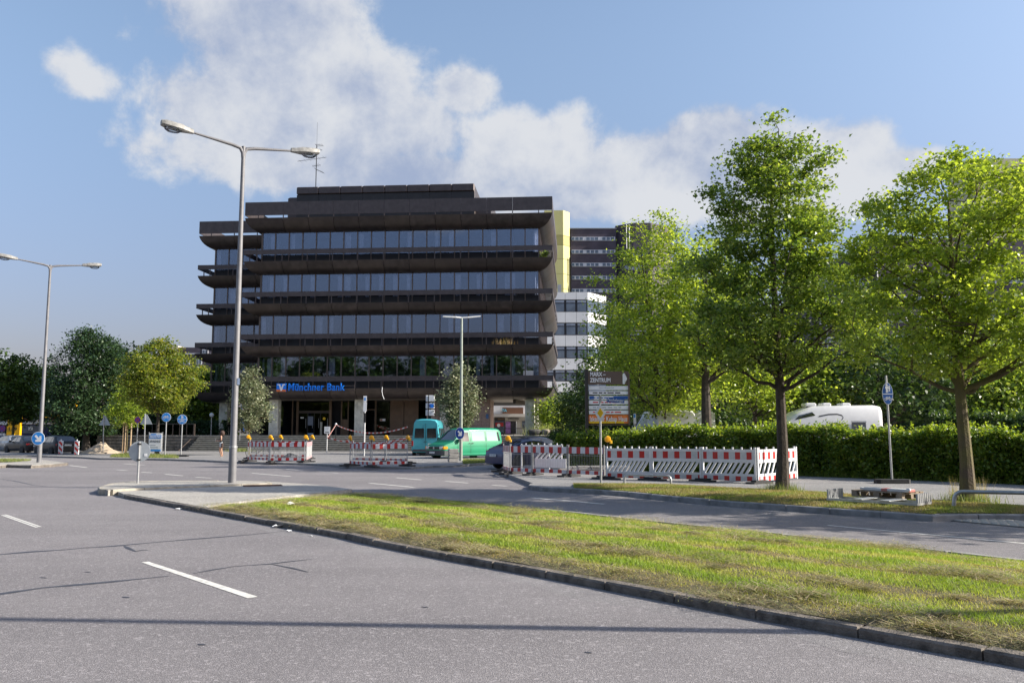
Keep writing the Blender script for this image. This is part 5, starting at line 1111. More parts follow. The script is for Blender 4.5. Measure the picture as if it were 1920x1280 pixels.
SEDAN=[(0,.70,.34,.50,.60,.1),(.12,.82,.26,.58,.72,.1),(.5,w,.22,.68,.84,.12),(1.15,w,.20,.86,.96,.15),(1.25,w,.20,.90,1.0,.2),(2.0,w,.20,.92,1.36,.42),(2.5,w,.20,.92,1.42,.42),(3.1,w,.20,.93,1.38,.42),(3.75,w,.2,.92,1.03,.4),(4.35,.84,.24,.86,1.0,.2),(4.48,.76,.30,.70,.88,.1),(4.52,.72,.34,.58,.7,.1)]
KS=dict(ws=(1.3,2.0),rs=(3.15,3.74),win=[[(1.58,.96),(2.4,.96),(2.4,1.31),(2.1,1.31)],[(2.48,.96),(3.2,.96),(3.1,1.31),(2.48,1.32)]],seam=(1.4,2.44,3.2),tl=.04,pz=.78)
COUPE=[(0,.68,.34,.48,.56,.1),(.12,.80,.25,.56,.68,.1),(.5,w,.20,.66,.82,.14),(1.05,w,.18,.82,.95,.2),(1.2,w,.18,.88,.99,.25),(1.9,w,.18,.90,1.30,.45),(2.35,w,.18,.90,1.345,.45),(2.8,w,.18,.90,1.29,.45),(3.3,w,.18,.88,1.12,.42),(3.75,.86,.22,.82,.93,.3),(3.95,.80,.28,.68,.80,.2),(4.04,.72,.34,.52,.62,.1)]
KC=dict(ws=(1.22,1.88),rs=(2.85,3.5),win=[[(1.5,.94),(2.4,.94),(2.4,1.24),(2.05,1.24)],[(2.47,.94),(3.15,.94),(2.75,1.2),(2.47,1.235)]],seam=(1.3,2.44),tl=.12,pz=.62)
NAVYP=M('paint_navy',(.016,.024,.085),.35,var=.08,spec=.5,coat=.4); BLACKP=M('paint_black',(.010,.011,.014),.4,var=.1,spec=.35,coat=.15); SILV=M('paint_silver',(.36,.38,.40),.35,.5,var=.06,coat=.8); DKGREY=M('paint_blueblack',(.015,.017,.03),.35,var=.08,spec=.4,coat=.3)
q=G(962,879.5); car('dark blue rounded coupe behind the left end of the wire barriers',(q.x+.8,q.y+1.1,0),R(90-56),NAVYP,COUPE,4.04,1.34,KC,plate='M-TT 205',rim=M('rim_pale',(.6,.6,.6),.4,.2))
q=A(995,812,49.5); car('dark saloon with pale reflecting screen behind the blue coupe',(q.x+.5,49.5,0),R(20),DKGREY,SEDAN,4.52,1.42,KS)
for (u,Y,paint,pr,L,H,kd,lab,pl_) in ((106,64.5,BLACKP,HATCH,4.14,1.45,KH,'black hatchback right of the left lamp post','M-GL 318'),(50,68,BLACKP,SEDAN,4.52,1.42,KS,'black saloon directly left of the left lamp post','M-BM 520'),(22,73,SILV,HATCH,4.14,1.45,KH,'silver hatchback behind the black saloon',None),(-14,79,SILV,HATCH,4.14,1.45,KH,'silver car cut by the left picture edge',None)):
    q=A(u,812,Y); car(lab,(q.x,Y,0),R(90+50),paint,pr,L,H,kd,plate=pl_,group='cars parked along the left street')
# ---- motorhome and white vans beyond the hedge
MH=M('motorhome_white',(.72,.72,.72),.4,var=.04,coat=.3)
q0,q1=A(1470,812,39.5),A(1657,812,39.5); L=5.6
mh=vehicle('motorhome','white motorhome with dark swoosh parked behind the hedge','motorhome',(q1.x-L/2,40.6,0),math.pi)
c=Car([(0,.80,.4,.7,.9,.1),(.1,1.0,.35,.9,1.1,.1),(.75,1.08,.3,1.1,1.45,.1),(1.05,1.1,.3,1.3,2.0,.06),(1.25,1.12,.3,1.3,2.30,.05),(1.9,1.13,.3,1.3,2.62,.04),(2.6,1.13,.3,1.3,2.86,.03),(5.4,1.13,.3,1.3,2.9,.03),(5.55,1.12,.34,1.3,2.85,.03),(5.6,1.08,.4,1.3,2.78,.03)],5.6); c.body(MH,mh)
c.side('cab_window',[(1.1,1.25),(1.75,1.25),(1.75,1.75),(1.4,1.75)],CGLASS,mh); c.side('skylight',[(1.55,2.22),(2.5,2.42),(2.35,2.58),(1.75,2.42)],CGLASS,mh,.012)
c.side('side_window',[(4.15,1.45),(4.8,1.45),(4.8,2.12),(4.15,2.12)],CGLASS,mh,.02); c.side('side_window',[(3.2,1.6),(3.75,1.6),(3.75,2.02),(3.2,2.02)],CGLASS,mh,.02); c.side('blind',[(4.12,2.10),(4.83,2.10),(4.83,2.16),(4.12,2.16)],GALV,mh,.03)
SW=M('swoosh_dark',(.04,.045,.06),.4)
pts=[(2.65,2.38),(3.1,2.47),(3.5,2.48),(3.72,2.42),(3.78,2.32),(3.7,2.22)]
for a,b in zip(pts,pts[1:]): c.side('swoosh',[(a[0],a[1]-.03),(b[0],b[1]-.03),(b[0],b[1]+.025),(a[0],a[1]+.025)],SW,mh,.012,n=2)
for x,w_ in ((2.3,.5),(3.1,.4),(4.0,.42)): MB().bevbox(x-L/2,x-L/2+w_,-.4,.3,2.86,3.02,.04).build('roof_vent',MH,mh)
c.wheels(mh,(.95,4.2),.33,.22,.95)
for (u0,u1,Y,lab) in ((1241,1281,41,'white van end behind the hedge below the many-stemmed maple'),(1281,1343,43.5,'white van side behind the hedge at the thick trunk')):
    a,b=A(u0,812,Y),A(u1,812,Y); L=5.2; H=A(960,770,Y).z
    v=vehicle('white_van',lab,'van',(b.x-L/2 if u0>1250 else (a.x+b.x)/2,Y+1,0),math.pi if u0>1250 else R(88),group='white vans behind the hedge')
    c=Car([(0,.76,.38,.62,.85,.1),(.1,.88,.32,.8,1.0,.1),(.8,.97,.3,1.05,1.3,.1),(1.5,.98,.3,1.2,H-.25,.08),(1.8,.98,.3,1.2,H-.02,.07),(5.05,.98,.3,1.2,H,.07),(5.2,.95,.36,1.2,H-.08,.07)],5.2); c.body(MH,v); c.top('windscreen',.9,1.5,.95,.95,CGLASS,v)
    c.side('door_window',[(1.15,1.25),(1.85,1.25),(1.85,1.8),(1.5,1.8)],CGLASS,v); c.wheels(v,(.95,4.2),.33,.21,.83)
# ================================================================== street furniture
HEADM=M('lamp_head_grey',(.27,.27,.26),.6,.2,var=.3,scale=10); LENSM=glass_mat('lamp_bowl',(.75,.78,.80),.10)
def loft(secs):
    """secs: (x,halfwidth,z0,z1) -> rounded 8-gon loft along x"""
    m=MB(); vs=[]
    for x,w,z0,z1 in secs:
        b=min(w,(z1-z0)/2)*.45
        vs+=[(x,-w+b,z0),(x,w-b,z0),(x,w,z0+b),(x,w,z1-b),(x,w-b,z1),(x,-w+b,z1),(x,-w,z1-b),(x,-w,z0+b)]
    n=len(secs); fs=[(i*8+k,i*8+(k+1)%8,(i+1)*8+(k+1)%8,(i+1)*8+k) for i in range(n-1) for k in range(8)]+[tuple(range(7,-1,-1)),tuple(range((n-1)*8,n*8))]
    m.add(vs,[tuple(reversed(f)) for f in fs]); return m
def street_lamp(label,base,H,rz,group):
    t=thing('street_lamp',label,'street lamp',base,rz,group)
    MB().tube([(0,0,0),(0,0,1.05),(0,0,1.1),(0,0,H-1.0),(0,0,H)],[.118,.112,.10,.062,.058],14).build('pole',POLE,t,smooth=True)
    MB().tube([(0,0,1.02),(0,0,1.09)],.121,14).build('pole_collar',GALV,t)
    for s in (-1,1):
        P_=[(0,0,H-.42),(s*.02,0,H-.2),(s*.10,0,H-.06),(s*.35,0,H+.0),(s*.9,0,H+.07),(s*1.62,0,H+.16)]
        a=MB().tube(P_,[.058,.058,.056,.052,.042,.032],10).build('arm',POLE,t,smooth=True)
        x0=1.5
        h=loft([(s*x0,.05,H+.10,H+.24),(s*(x0+.18),.085,H+.10,H+.27),(s*(x0+.34),.15,H+.11,H+.31),(s*(x0+.78),.16,H+.16,H+.35),(s*(x0+.92),.11,H+.20,H+.34)])
        if s<0: h.f=[f[::-1] for f in h.f]
        hd=h.build('lamp_head',HEADM,t,smooth=True)
        b=MB().lathe([(.02,-.13),(.09,-.115),(.14,-.06),(.15,0)],14); b.v=[(x*1.7+s*(x0+.58),y,z+H+.155) for x,y,z in b.v]; b.build('lamp_bowl',LENSM,hd,smooth=True)
    return t
ARM=math.atan2(.55,.83); g_='double-arm street lamps along the median'
L1=G(435,904.5,.146); LH=A(442,275,L1.y).z-.146
street_lamp('tall double-arm street lamp on the refuge in front of the bank',L1,LH,ARM,g_)
L2=G(73,866.5,.12); street_lamp('double-arm street lamp at the left carrying a blue arrow sign',L2,A(90,497,L2.y).z-.12,ARM,g_)
street_lamp('double-arm street lamp on the median just beyond the right edge, casting the long pole shadow',(8.3,6.72,.12),LH,ARM,g_)
MB().box(.02,.1,-.102,-.06,0,.2).build('pole_sticker',M('sticker_blue',(.10,.14,.22),.5),[o for o in bpy.data.objects if o.name=='street_lamp'][0],(0,0,A(437,718,L1.y).z-.2))
l4b=G(864,863,.1); l4h=A(862,596,l4b.y).z-.1
l4=thing('slim_lamp','slim green grey lamp with two flat luminaires beside the green van','street lamp',l4b,R(20))
GP=M('green_grey_pole',(.30,.34,.30),.5,.2); MB().tube([(0,0,0),(0,0,l4h)],[.10,.062],12).build('pole',GP,l4,smooth=True)
for s,tl in ((-1,.0),(1,.06)):
    h=loft([(s*.02,.05,l4h-.03,l4h+.05),(s*.35,.11,l4h-.02+tl*.3,l4h+.06+tl*.3),(s*1.1,.09,l4h-.01+tl*2,l4h+.05+tl*2)])
    if s<0: h.f=[f[::-1] for f in h.f]
    h.build('luminaire',M('luminaire_pale',(.62,.64,.66),.4,.2),l4)
# ---------------- signs
def pole(parent,h,r=.03,mat=GALV): return MB().tube([(0,0,-.02),(0,0,h)],r,10).build('pole',mat,parent,smooth=True)
def disc(parent,r,z,face,y=-.05,rim=SIGNW,n=32):
    d_=MB().plate(circ(r,n,0,z),y,y+.012).build('sign_plate',rim,parent); MB().plate(circ(r*.93,n,0,z),y-.004,y-.0005).build('sign_face',face,d_); return d_
ARW=[(-.62,.42),(-.42,.62),(.22,-.02),(.22,.40),(.50,.40),(.50,-.50),(-.40,-.50),(-.40,-.22),(.02,-.22)]
def arrow(parent,r,z,y=-.058): 
    pts=[(-.58,.34),(-.34,.58),(.16,.08),(.22,.40),(.52,.40),(.52,-.52),(-.40,-.52),(-.40,-.22),(-.08,-.16)]
    return MB().plate([(a*r*.95,z+b*r*.95) for a,b in pts][::-1],y-.004,y).build('arrow_symbol',SIGNW,parent)
def bike(parent,s,z,y):
    m=MB()
    for cx in (-.5,.5):
        n=16
        for i in range(n):
            a0,a1=2*math.pi*i/n,2*math.pi*(i+1)/n; m.add([(cx*s+.34*s*math.cos(a0),y,z+.34*s*math.sin(a0)),(cx*s+.34*s*math.cos(a1),y,z+.34*s*math.sin(a1)),(cx*s+.25*s*math.cos(a1),y,z+.25*s*math.sin(a1)),(cx*s+.25*s*math.cos(a0),y,z+.25*s*math.sin(a0))],[(0,1,2,3)])
    def ln(a,b,w=.05):
        a,b=Vector((a[0]*s,0,a[1]*s+z)),Vector((b[0]*s,0,b[1]*s+z)); d_=(b-a).normalized(); n=Vector((-d_.z,0,d_.x))*w*s
        m.add([(p.x,y,p.z) for p in (a-n,b-n,b+n,a+n)],[(0,1,2,3)])
    for a,b in (((-.5,0),(-.25,.38)),((-.25,.38),(.3,.38)),((.3,.38),(0,0)),((0,0),(-.25,.38)),((-.5,0),(0,0)),((.5,0),(.28,.52)),((.28,.52),(.45,.55)),((-.38,.5),(-.15,.5))): ln(a,b)
    return m.build('cycle_symbol',SIGNW,parent)
def walkers(parent,s,z,y):
    m=MB()
    for cx,k in ((-.12,1),(.25,.68)):
        m.plate([(cx*s+a*.16*s*k,z+(.62*k+b*.16*k)*s) for a,b in circ(1,10)],y-.002,y); m.plate([(cx*s+a*s*k,z+b*s*k) for a,b in ((-.2,.44),(-.24,.05),(-.12,.05),(-.14,-.55),(-.02,-.55),(0,-.1),(.08,-.55),(.2,-.55),(.12,.05),(.24,.05),(.2,.44))][::-1],y-.002,y)
    return m.build('walker_symbol',SIGNW,parent)
# arrow sign on the left lamp
t=thing('arrow_sign','round blue keep-right arrow sign fixed to the left lamp post','sign',(L2.x,L2.y-.16,.12),math.atan2(-L2.x,L2.y)*-0); z=A(76,821.5,L2.y).z-.12; r=12.3*L2.y/1600
d_=disc(t,r,z,LBLUE); arrow(d_,r,z); MB().box(-.06,.06,-.04,.03,z-.1,z+.1).build('bracket',GALV,t)
t=thing('arrow_sign','round dark blue arrow sign on the slim lamp by the green van','sign',(l4b.x-.05,l4b.y-.14,.1)); z=A(859,812,l4b.y).z-.1; r=.30; d_=disc(t,r,z,M('sign_deep_blue',(.012,.06,.33),.4)); d_.scale=(.85,1,1.12); d_.location=(0,0,-z*.12); arrow(d_,r*.9,z); MB().box(-.06,.06,-.04,.03,z-.1,z+.1).build('bracket',GALV,t)
# grey back of a round sign
b=G(258,905.5,.146); z=A(258,846,b.y).z-.146; t=thing('round_sign','plain grey back of a round sign on the refuge','sign',b,R(6)); pole(t,z+.28,.032)
p_=MB().plate(circ(.305,36,0,z),.035,.047).build('sign_plate',BACK,t); MB().box(-.05,.05,-.035,.034,z+.2,z+.24).build('clamp',DARKM,t); MB().box(-.05,.05,-.035,.034,z-.26,z-.22).build('clamp',DARKM,t); MB().box(.14,.22,.028,.034,z-.14,z-.06).build('sticker',SIGNW,p_)
# triangles from behind
for (u,vt,vb,vtop,vbase,lab) in ((195,779,797,779,857,'grey back of a triangular sign left of the staked young maple'),(272.5,776,795,776,853,'grey back of a triangular sign beside the poster stand')):
    Y=64 if u<200 else 58; q=A(u,812,Y); t=thing('triangle_sign',lab,'sign',(q.x,Y,.1),0,'triangular signs seen from behind'); z1,z0=A(u,vt+.5,Y).z-.1,A(u,vb,Y).z-.1; MB().tube([(0,0,-.02),(-.08,0,z1+.05)],.035,8).build('pole',GALV,t)
    h=(z1-z0); MB().plate([(-.62*h,z0),(.62*h,z0),(.05,z1),(-.05,z1)],.04,.055).build('sign_plate',BACK,t); MB().bevbox(-.35,.35,-.2,.2,0,.1,.04).build('foot',RUBBER,t)
# cycle sign, shared path sign
for (u,v,vb,Y,lab,both) in ((311,782,850,56.4,'round light blue cycle sign left of the shared path sign',False),(341,786,859,55.8,'round light blue shared path sign on a black foot',True)):
    q=A(u,812,Y); t=thing('path_sign',lab,'sign',(q.x,Y,.1)); z=A(u,v,Y).z-.1; r=8.6*Y/1600 if not both else 9.2*Y/1600; pole(t,z+r*.9,.035); d_=disc(t,r,z,LBLUE)
    if both: walkers(d_,r*.55,z+r*.42,-.06); bike(d_,r*.62,z-r*.42,-.0605); MB().box(-r*.85,r*.85,-.0605,-.0545,z-.012,z+.02).build('divider',SIGNW,d_); MB().bevbox(-.5,.5,-.2,.2,0,.13,.05).build('foot',RUBBER,t)
    else: bike(d_,r*.85,z-.03,-.0605)
t=thing('no_stopping_sign','small red and purple no-stopping sign above the grey round sign','sign',(A(257.5,812,60).x,60,.1)); z=A(257.5,787,60).z-.1; pole(t,z+.2,.032); d_=disc(t,.22,z,M('purple_blue',(.09,.05,.30),.4),rim=RED)
for sg in (-1,1): MB().plate([(-.15,z-sg*.15-.025),(-.15,z-sg*.15+.025),(.15,z+sg*.15+.025),(.15,z+sg*.15-.025)][::-1],-.062-.001*sg,-.0555).build('cross_bar',RED,d_)
t=thing('no_stopping_sign','small red and purple no-stopping sign at the far left edge','sign',(A(4,812,80).x,80,0)); z=A(4,803,80).z; pole(t,z+.2,.04); d_=disc(t,.3,z,MATS['purple_blue'],rim=RED)
for sg in (-1,1): MB().plate([(-.2,z-sg*.2-.03),(-.2,z-sg*.2+.03),(.2,z+sg*.2+.03),(.2,z+sg*.2-.03)][::-1],-.062-.001*sg,-.0555).build('cross_bar',RED,d_)
# poster stand
Y=57; q=A(292,812,Y); t=thing('poster_stand','white and blue poster board on metal legs by the maple','sign',(q.x,Y,.1)); z0,z1=A(292,846,Y).z-.1,A(292,811.5,Y).z-.1; hw=11.5*Y/1600
bd=MB().box(-hw,hw,-.02,.02,z0,z1).build('board',SIGNW,t); MB().box(-hw+.01,hw-.01,-.026,-.021,z1-.36,z1-.14).build('print_band',LBLUE,bd); MB().box(-hw+.01,hw-.01,-.026,-.021,z0+.01,z0+.13).build('print_band',LBLUE,bd)
MB().box(-.3,.05,-.025,-.0205,z1-.1,z1-.04).build('print_line',LBLUE,bd); letter('BILDUNG',.2,SIGNW,bd,(0,-.030,z1-.25),.006,.015,fitw=hw*1.7); letter('SPAENLE',.2,BLACK,bd,(0,-.024,z1-.55),.006,.01,fitw=hw*1.7)
for i,e_ in enumerate((.05,.2,.24)): MB().box(-.3,e_,-.025,-.0205,z1-.81-i*.14,z1-.76-i*.14).build('print_line',BACK,bd)
for x in (-hw-.04,hw+.04): MB().tube([(x,.03,0),(x,.03,z1+.06)],.022,6).build('leg',GALV,t); MB().tube([(x,-.3,0),(x,.3,0)],.02,6).build('leg_foot',GALV,t)
# parking post in front of the bank, small notice, tape stanchion, tapes
Y=57.5; q=A(683.5,812,Y); t=thing('signpost','slim post with tall white sign plates in front of the bank','sign',(q.x,Y,.1)); z0,z1=A(683,771,Y).z-.1,A(683,742,Y).z-.1; pole(t,z1-.05,.05,M('pale_post',(.6,.6,.6),.5)); MB().box(-.1,.12,-.09,-.06,z0,z0+.62).build('sign_plate',SIGNW,t); s2=MB().box(-.1,.12,-.09,-.06,z0+.64,z1).build('sign_plate',SIGNW,t); MB().box(-.05,.06,-.094,-.0905,z1-.3,z1-.12).build('symbol',LBLUE,s2); MB().box(-.055,.055,-.055,.055,z0-.75,z0-.1).build('wrapped_band',BLACK,t)
Y=66.5; q=A(613.5,812,Y); t=thing('notice_post','small white printed notice on a post before the steps','sign',(q.x,Y,.1)); z0,z1=A(613,812.5,Y).z-.1,A(613,799.5,Y).z-.1; pole(t,z1,.035,MATS['pale_post']); bd=MB().box(-.22,.22,-.06,-.03,z0,z1).build('sign_plate',SIGNW,t)
for i in range(3): MB().box(-.15,.15-.04*i,-.064,-.0605,z1-.12-.1*i,z1-.09-.1*i).build('print_line',BACK,bd)
MB().box(-.16,.16,-.064,-.0605,z0+.07,z0+.13).build('print_line',BLACK,bd)
TAPE=stripes('barrier_tape',(.60,.06,.04),(.75,.75,.74),.9,.5,rough=.35)
Y=73.2; sp_=A(630,795,Y); t=thing('tape_stanchion','thin stanchion with ball top holding tape before the bank door','post',(sp_.x,Y,1.0)); MB().tube([(0,0,0),(0,0,sp_.z-1.0)],.03,8).build('post',DARKM,t); MB().lathe([(.02,-.1),(.09,-.06),(.1,0),(.07,.07),(.02,.1)],10,(0,0,sp_.z-1.0)).build('ball',SIGNW,t,smooth=True)
def tape(label,pts):
    P_=[Vector(p) for p in pts]; o=P_[0]; d_=(P_[-1]-o); rz=math.atan2(d_.y,d_.x); mt=Matrix.Rotation(-rz,4,'Z'); m=MB(); vs=[]
    for p in P_: q=mt@(p-o); vs+=[(q.x,q.y,q.z-.045),(q.x,q.y+.004,q.z+.045)]
    m.add(vs,[(2*i,2*i+2,2*i+3,2*i+1) for i in range(len(P_)-1)]); return tag(m.build('barrier_tape',TAPE,None,o,(0,0,rz)),label,'tape')
def sag(p,q,s,n=12): return [Vector(p).lerp(Vector(q),i/n)-Vector((0,0,s*4*(i/n)*(1-i/n))) for i in range(n+1)]
p0=A(614.5,820,66.5); p1=A(630,796,73.1); p2=A(764,800,58.3); tape('red and white tape rising from the notice post to the stanchion',sag(p0,p1,.02)); tape('upper red and white tape running from the stanchion to the turquoise van',sag(p1,p2,.55)); tape('lower red and white tape sagging from the notice post to the turquoise van',sag(p0,A(764,820,58.3),.42)); tape('lowest red and white tape sagging between notice post and turquoise van',sag(A(648,825,66),A(764,821.5,58.2),.36))
# black column with three white boxes
Y=66; q=A(805.5,812,Y); t=thing('column_sign','black post carrying three small white sign boxes above the turquoise van','sign',(q.x,Y,.1)); MB().box(-.13,.13,-.1,.1,0,A(805,741,Y).z-.1).build('post',DARKM,t)
for i,(va,vb) in enumerate(((741,752.5),(755.5,765.5),(768,779))):
    z0,z1=A(808,vb,Y).z-.1,A(808,va,Y).z-.1; bx_=MB().bevbox(-.06,.36,-.28,-.11,z0,z1,.015).build('sign_box',SIGNW,t); MB().bevbox(-.30,-.14,-.2,.1,z0,z1,.015).build('side_box',SIGNW,t)
    if i==1: MB().box(-.02,.32,-.29,-.282,z0+.06,z1-.06).build('logo_field',M('letter_blue',(.01,.16,.62)),bx_); MB().box(-.04,.06,-.296,-.291,z0+.1,z1-.1).build('logo_mark',MATS['plaque_navy'],bx_)
    if i==2: MB().tube([(.05,-.283,z0+.1),(.12,-.283,z1-.12),(.18,-.283,z0+.15),(.25,-.283,z1-.1)],.01,4).build('logo_mark',BACK,bx_)
# blue flag by the bank door
q=A(451,780,72); t=thing('beach_flag','narrow blue pennant behind the silvery tree','flag',(q.x,72,1.0)); z0,z1=A(452,809,72).z-1.0,A(452,757,72).z-1.0; MB().tube([(0,0,0),(0,0,z1)],.02,6).build('pole',GALV,t); MB().plate([(.02,z1),(.32,z0+.9),(.36,z0),(.28,z0+.1),(.02,z0+1.3)][::-1],-.01,.01).build('flag_cloth',BLUE,t)
q=A(396,800,84); t=thing('globe_lamp','small globe lamp on a post before the plaza hedge','lamp',(q.x,84,1.4)); z=A(396,779.5,84).z-1.4; MB().tube([(0,0,0),(0,0,z)],.04,6).build('post',GALV,t); MB().lathe([(.02,-.22),(.16,-.16),(.23,0),(.16,.16),(.02,.22)],12,(0,0,z+.1)).build('globe',SIGNW,t,smooth=True)
# priority road sign with street name plate
b=G(1127,906.5,.12); t=thing('priority_sign','yellow and white diamond sign with blue street name plate above','sign',b,R(-4)); zt_=A(1127,741,b.y).z-.12; MB().tube([(0,0,-.02),(.0,0,zt_)],.033,10).build('pole',GALV,t,smooth=True); zd=A(1128,774,b.y).z-.12; k=b.y/1600
def diamond(r1,r2): return [(-r1,zd),(0,zd-r2),(r1,zd),(0,zd+r2)]
dp=MB().plate(diamond(10.8*k,17*k),-.05,-.038).build('sign_plate',SIGNW,t); MB().plate(diamond(5.8*k,9.3*k),-.055,-.0505).build('sign_face',YEL,dp); MB().plate(diamond(10.9*k,17.1*k),-.037,-.033).build('sign_rim',DARKM,t)
zn=A(1146,748,b.y).z-.12; npz=MB().box(.02,.02+33*k,-.02,.02,zn-5*k,zn+4.2*k).build('street_name_plate',BLUE,t); npz.rotation_euler=(0,R(4),0); npz.location=(0,0,0); letter('Peschelanger',.13,SIGNW,npz,(.02+16.5*k,-.023,zn-.4*k),.005,.01,fitw=30*k); MB().box(-.04,.04,-.04,.04,zn-6*k,zn+6*k).build('name_bracket',GALV,t)
# direction board
Y=36.3; q=A(1140,812,Y); RZ=R(-12); t=thing('direction_board','tall brown direction board with stacked company strips and arrow','sign',(q.x,Y,0),0); k=Y/1600
def X_(u): return A(u,812,Y).x-q.x
def Z_(v): return A(1140,v,Y).z
BRB=M('board_brown',(.125,.085,.065),.55,var=.08)
MB().box(X_(1097.5),X_(1103),-.14,.06,0,Z_(692.5)).build('post',M('post_dark',(.03,.026,.026),.5),t); MB().box(X_(1178.5),X_(1181.5),-.1,.06,Z_(797),Z_(700)).build('post',BRB,t); MB().box(X_(1103.2),X_(1180),.0,.05,Z_(797),Z_(795)).build('bottom_rail',BRB,t)
hp=MB().box(X_(1103.2),X_(1180),-.06,.0,Z_(720.5),Z_(696)).build('header_panel',BRB,t)
for s_,v in (('MARX –',702),('ZENTRUM',713)): letter(s_,.245,SIGNW,hp,(X_(1107),-.07,Z_(v)),.02,.028,fitw=(X_(1146)-X_(1107)) if 'Z' in s_ else (X_(1136)-X_(1107)),align='LEFT')
MB().plate([(X_(1168.5),Z_(720)),(X_(1172),Z_(720)),(X_(1177),Z_(710)),(X_(1172),Z_(699.5)),(X_(1168.5),Z_(699.5))],-.075,-.062).build('arrow_symbol',SIGNW,hp)
ROWS=[(723.5,731,'PESCHELANGER',SIGNW),(733,739.5,'Wir kümmern uns um Ihre Familie',SIGNW),(742,749,'APOTHEKE   IM MARX-ZENTRUM',None),(750.5,757.5,'Bäckerei   Café   Konditorei',SIGNW),(760,767,'Ärztehaus Marx-Zentrum',SIGNW),(769,776,'Sanitätshaus   Bella Cosmetic',SIGNW)]
for i,(va,vb,s_,mt) in enumerate(ROWS):
    st=MB().box(X_(1104.5),X_(1179),-.05,.0,Z_(vb),Z_(va)).build('company_strip',SIGNW,t); col=(BACK,BLACK,BLUE,RED,BACK,RED)[i]
    if i==0: letter(s_,.1,col,st,((X_(1124)+X_(1152))/2,-.052,(Z_(va)+Z_(vb))/2),.004,.004,fitw=(X_(1152)-X_(1124)))
    else:
        zm=(Z_(va)+Z_(vb))/2; ua=1112
        for k_ in range(6):
            ub=ua+(4+(k_*7+i*5)%9)
            if ub<1172: MB().box(X_(ua),X_(ub),-.0535,-.0505,zm-.025,zm+.025).build('print_line',col,st)
            ua=ub+2.2
    if i==2:
        for a,b_ in ((1105.5,1114),(1151,1178)): MB().box(X_(a),X_(b_),-.056,-.0505,Z_(vb-.5),Z_(va+.5)).build('blue_field',BLUE,st)
    if i==0: MB().box(X_(1098),X_(1137),.02,.05,Z_(733),Z_(720.8)).build('back_strip',M('strip_pale_blue',(.45,.55,.72),.5),t)
kp=MB().box(X_(1104),X_(1180),-.05,.0,Z_(793.5),Z_(777.5)).build('kebab_panel',M('kebab_orange',(.75,.20,.04),.5,var=.3,scale=3),t); MB().box(X_(1104.2),X_(1170),-.056,-.0505,Z_(793.2),Z_(789.5)).build('yellow_field',YEL,kp)
letter('Iskender Kebap Haus',.3,SIGNW,kp,((X_(1106)+X_(1176))/2,-.062,Z_(785.5)),.01,.015,fitw=X_(1176)-X_(1106))
q=A(1190,785,38); t=thing('parking_sign','small white and blue sign standing behind the hedge','sign',(q.x,38,0)); pole(t,A(1190,775,38).z,.03); z0,z1=A(1190,794,38).z,A(1190,775,38).z; sp=MB().box(-.06,.06,-.05,-.03,z0,z1).build('sign_plate',SIGNW,t); MB().box(-.05,.03,-.056,-.0505,z1-.18,z1-.03).build('symbol',LBLUE,sp)
# oval path sign leaning, with rubber foot
b=G(1673,905.5,.12); tp=A(1663,738,b.y); t=thing('path_sign','tall blue oval walking and cycling sign leaning beside the hedge','sign',b,0); dx=tp.x-b.x; zc=tp.z-.12; ax=zc+.55
MB().tube([(0,0,0),(dx*ax/zc,0,ax)],.03,10).build('pole',GALV,t,smooth=True); el_=[(dx+.16*a,zc+.33*b_) for a,b_ in circ(1,32)]; sp=MB().plate(el_,-.05,-.035).build('sign_plate',SIGNW,t); MB().plate([(dx+.148*a,zc+.315*b_) for a,b_ in circ(1,32)],-.055,-.0505).build('sign_face',BLUE,sp)
MB().box(dx-.14,dx+.14,-.060,-.0555,zc-.02,zc).build('divider',SIGNW,sp); w_=walkers(sp,.2,zc+.14,-.0585); w_.location.x=dx; c_=bike(sp,.13,zc-.16,-.06); c_.location.x=dx
ft=MB().prism([(-.5,-.12),(-.42,-.2),(.42,-.2),(.5,-.12),(.5,.12),(.42,.2),(-.42,.2),(-.5,.12)],0,.12).build('foot',RUBBER,t)
# ---------------- barriers
RW_=stripes('red_white_board',(.46,.018,.018),(.66,.67,.70),.40,.46); RWS=stripes('red_white_fence',(.58,.025,.02),(.66,.67,.69),.37,.45); WPL=M('barrier_white_plastic',(.66,.67,.69),.5,var=.08,scale=4)
footm=MB().prism([(-.17,-.42),(-.1,-.48),(.1,-.48),(.17,-.42),(.19,-.12),(.19,.12),(.17,.42),(.1,.48),(-.1,.48),(-.17,.42),(-.19,.12),(-.19,-.12)],0,.07).prism([(-.1,-.26),(.1,-.26),(.1,.26),(-.1,.26)],.07,.12).mesh('foot',RUBBER)
def span(p0,p1): d_=p1-p0; return d_.length,math.atan2(d_.y,d_.x)
def wire_barrier(label,a,b,z=.1,group='wire mesh barriers with red and white boards',h=1.03,lastfoot=False,fr=0):
    p0,p1=G(*a,z),G(*b,z); L,rz=span(p0,p1); t=thing('wire_barrier',label,'barrier',p0,rz,group)
    MB().box(.035,L-.035,-.02,.02,h-.22,h).build('top_board',RW_,t); MB().box(.035,L-.035,-.02,.02,.12,.24).build('bottom_board',RW_,t)
    for x in (.015,L-.015): MB().tube([(x,0,.03),(x,0,h+.08)],.02,8).build('post',GALV,t)
    m=MB(); n=int(L/.075)
    for i in range(1,n): m.tube([(L*i/n,0,.24),(L*i/n,0,h-.22)],.005,4,False)
    m.tube([(.02,0,.3),(L-.02,0,.3)],.007,4); m.tube([(.02,0,h-.28),(L-.02,0,h-.28)],.007,4); m.build('mesh_bars',GALV,t)
    inst('foot',footm,t,(.02,0,0),(0,0,fr+random.uniform(-.15,.15)))
    if lastfoot: inst('foot',footm,t,(L-.02,0,0),(0,0,fr+random.uniform(-.15,.15)))
    return t
